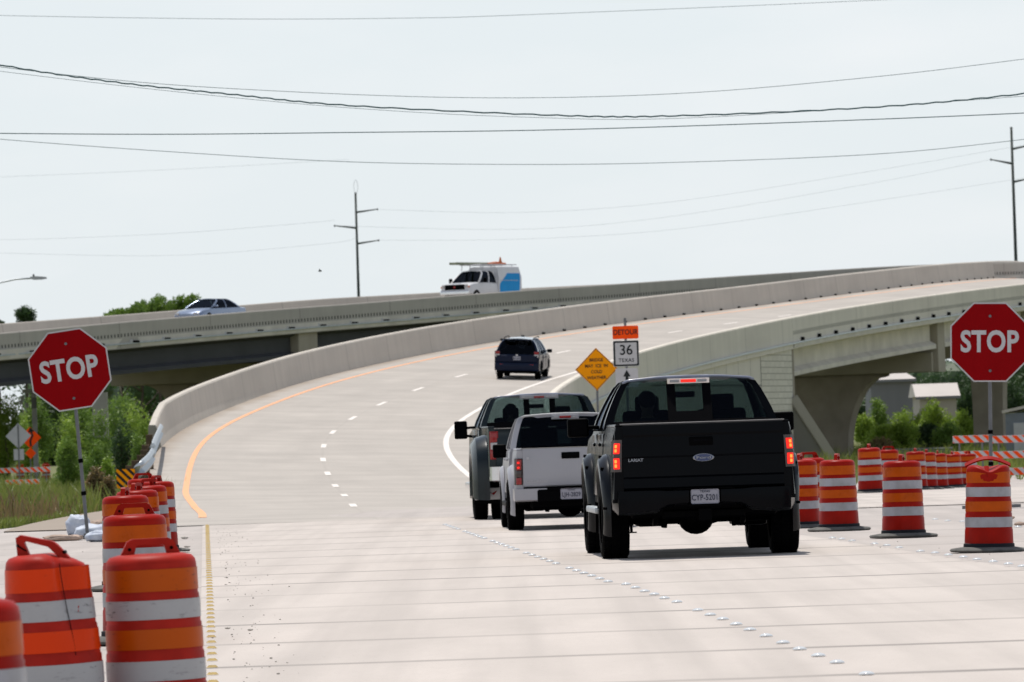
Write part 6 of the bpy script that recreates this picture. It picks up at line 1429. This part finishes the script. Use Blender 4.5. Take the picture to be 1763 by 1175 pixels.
# ---------------------------------------------------------------- buildings, fence, utilities
def building(label, px0, px1, ptop, peave, pbase, fd, mw, hip=True, dep=9):
    a = W(px0, peave, fd); b = W(px1, peave, fd); top = W((px0+px1)/2, ptop, fd); gz_ = zg(a.x, a.y)-.1; w = b.x-a.x; cx = (a.x+b.x)/2; ze = (a.z+b.z)/2; zt_ = top.z
    root = thing('building', label, 'building', (cx, a.y, gz_)); H_ = ze-gz_
    mb = MB(); mb.b2(-w/2+.3, w/2-.3, .3, dep-.3, 0, H_); wl = mb.build('wall', mw, root)
    i_ = w*.22 if hip else .0; r_ = (zt_-ze)
    mb = MB(); e = [(-w/2, 0, H_), (w/2, 0, H_), (w/2, dep, H_), (-w/2, dep, H_)]; t = [(-w/2+i_, dep*.4, H_+r_), (w/2-i_, dep*.4, H_+r_), (w/2-i_, dep*.6, H_+r_), (-w/2+i_, dep*.6, H_+r_)]
    mb.loft([e, t]); mb.build('roof', M['roofw'], root); mb = MB(); mb.b2(-w/2, w/2, -.06, .0, H_-.18, H_+.02); mb.build('eave', M['bldg'], root)
    return root
building('grey house with a pale hipped roof beyond the ramp columns', 1492, 1578, 638.5, 654, 705, 23, M['bldg'])
building('cream shed with a long white roof among the dark trees', 1576, 1654, 660, 683, 712, 24, M['bldg2'], False)
def cabinet(label, px0, px1, ptop, pb, fd, m, roofm):
    a = W((px0+px1)/2, ptop, fd); gz_ = zg(a.x, a.y); H_ = a.z-gz_; w = (px1-px0)/fd; root = thing('utility_building', label, 'shed', (a.x, a.y, gz_), rz=radians(-14))
    mb = MB(); mb.b2(-w/2, w/2, 0, 2.6, 0, H_-.12); mb.build('wall', m, root); mb = MB(); mb.loft([[(-w/2-.12, -.15, H_-.12), (w/2+.12, -.15, H_+.25), (w/2+.12, 2.8, H_+.25), (-w/2-.12, 2.8, H_-.12)], [(-w/2-.12, -.15, H_), (w/2+.12, -.15, H_+.37), (w/2+.12, 2.8, H_+.37), (-w/2-.12, 2.8, H_)]]); mb.build('roof', roofm, root)
    mb = MB(); mb.b2(-w*.30, w*.05, -.03, .0, .05, H_*.75); mb.build('door', M['signback'], root); return root
cabinet('blue-grey metal shed behind the right barricade', 1730, 1800, 706, 770, 40, mat('blue_grey_metal', (.16, .18, .22), .6, var=.08, scale=2), M['roofw'])
# white utility box and transformer pole under the overpass, left
a = W(171, 676, 31); gz = zg(a.x, a.y); r_ = thing('utility_box', 'white box standing under the overpass right of the left stop sign', 'utility box', (a.x, a.y, gz)); mb = MB(); mb.b2(-.42, .42, 0, .6, 2.35, a.z-gz); mb.build('cabinet', M['sign_white'], r_); mb = MB(); mb.b2(-.08, .08, .2, .35, 0, 2.35); mb.b2(-.6, .6, .1, .5, 0, .2); mb.build('stand', M['post'], r_)
a = W(58, 672, 32); gz = zg(a.x, a.y); r_ = thing('utility_post', 'grey post with a crossbar and small boxes behind the left stop sign', 'post', (a.x, a.y, gz)); Hh = a.z-gz
mb = MB(); mb.b2(-.13, .13, -.1, .1, 0, Hh); mb.build('post', M['signback'], r_); mb = MB(); mb.b2(-.62, .25, -.12, .12, Hh-.15, Hh+.05); mb.build('crossbar', M['signback'], r_)
for x, z in ((-.62, -.38), (-.40, -.80), (-.70, -.62)): mb = MB(); mb.b2(x-.1, x+.1, -.12, .05, Hh+z-.14, Hh+z+.10, .02); mb.build('junction_box', M['signback'], r_)
mb = MB(); mb.b2(-.14, .14, -.11, -.0, Hh-1.0, Hh-.4, .02); mb.build('meter_box', M['bldg'], r_)
# pale driveway patch behind the left barricade and low guardrail under the ramp
uvmesh('driveway', [[(W(92, 828, 38).x-1.2, y, zg(-20, y)+.08), (W(112, 828, 38).x+.3, y, zg(-20, y)+.08)] for y in (290, 300, 312, 324)], M['near_road']); tag(bpy.data.objects['driveway'], kind='structure')
a = W(1476, 775, 36); b = W(1640, 770, 36); lr = thing('guardrail', 'low dark guardrail running across under the ramp behind the far drums', 'guardrail', (a.x, a.y, zg(a.x, a.y))); r0 = Vector((a.x, a.y, zg(a.x, a.y)))
mb = MB(); 
mb.loft([[p-r0+Vector((0, q, h)) for q, h in ((0, 0), (-.04, -.06), (0, -.12), (-.04, -.2), (0, -.27), (.03, -.27), (.03, 0))] for p in (a, a.lerp(b, .33), a.lerp(b, .66), b)]); mb.build('rail', M['post'], lr)
for k in range(9): q = a.lerp(b, (k+.3)/9)-r0; mb = MB(); mb.b2(-.07, .07, .04, .2, 0, q.z+.02); o = mb.build('wooden_post', M['wood'], lr); o.location = (q.x, q.y, 0)
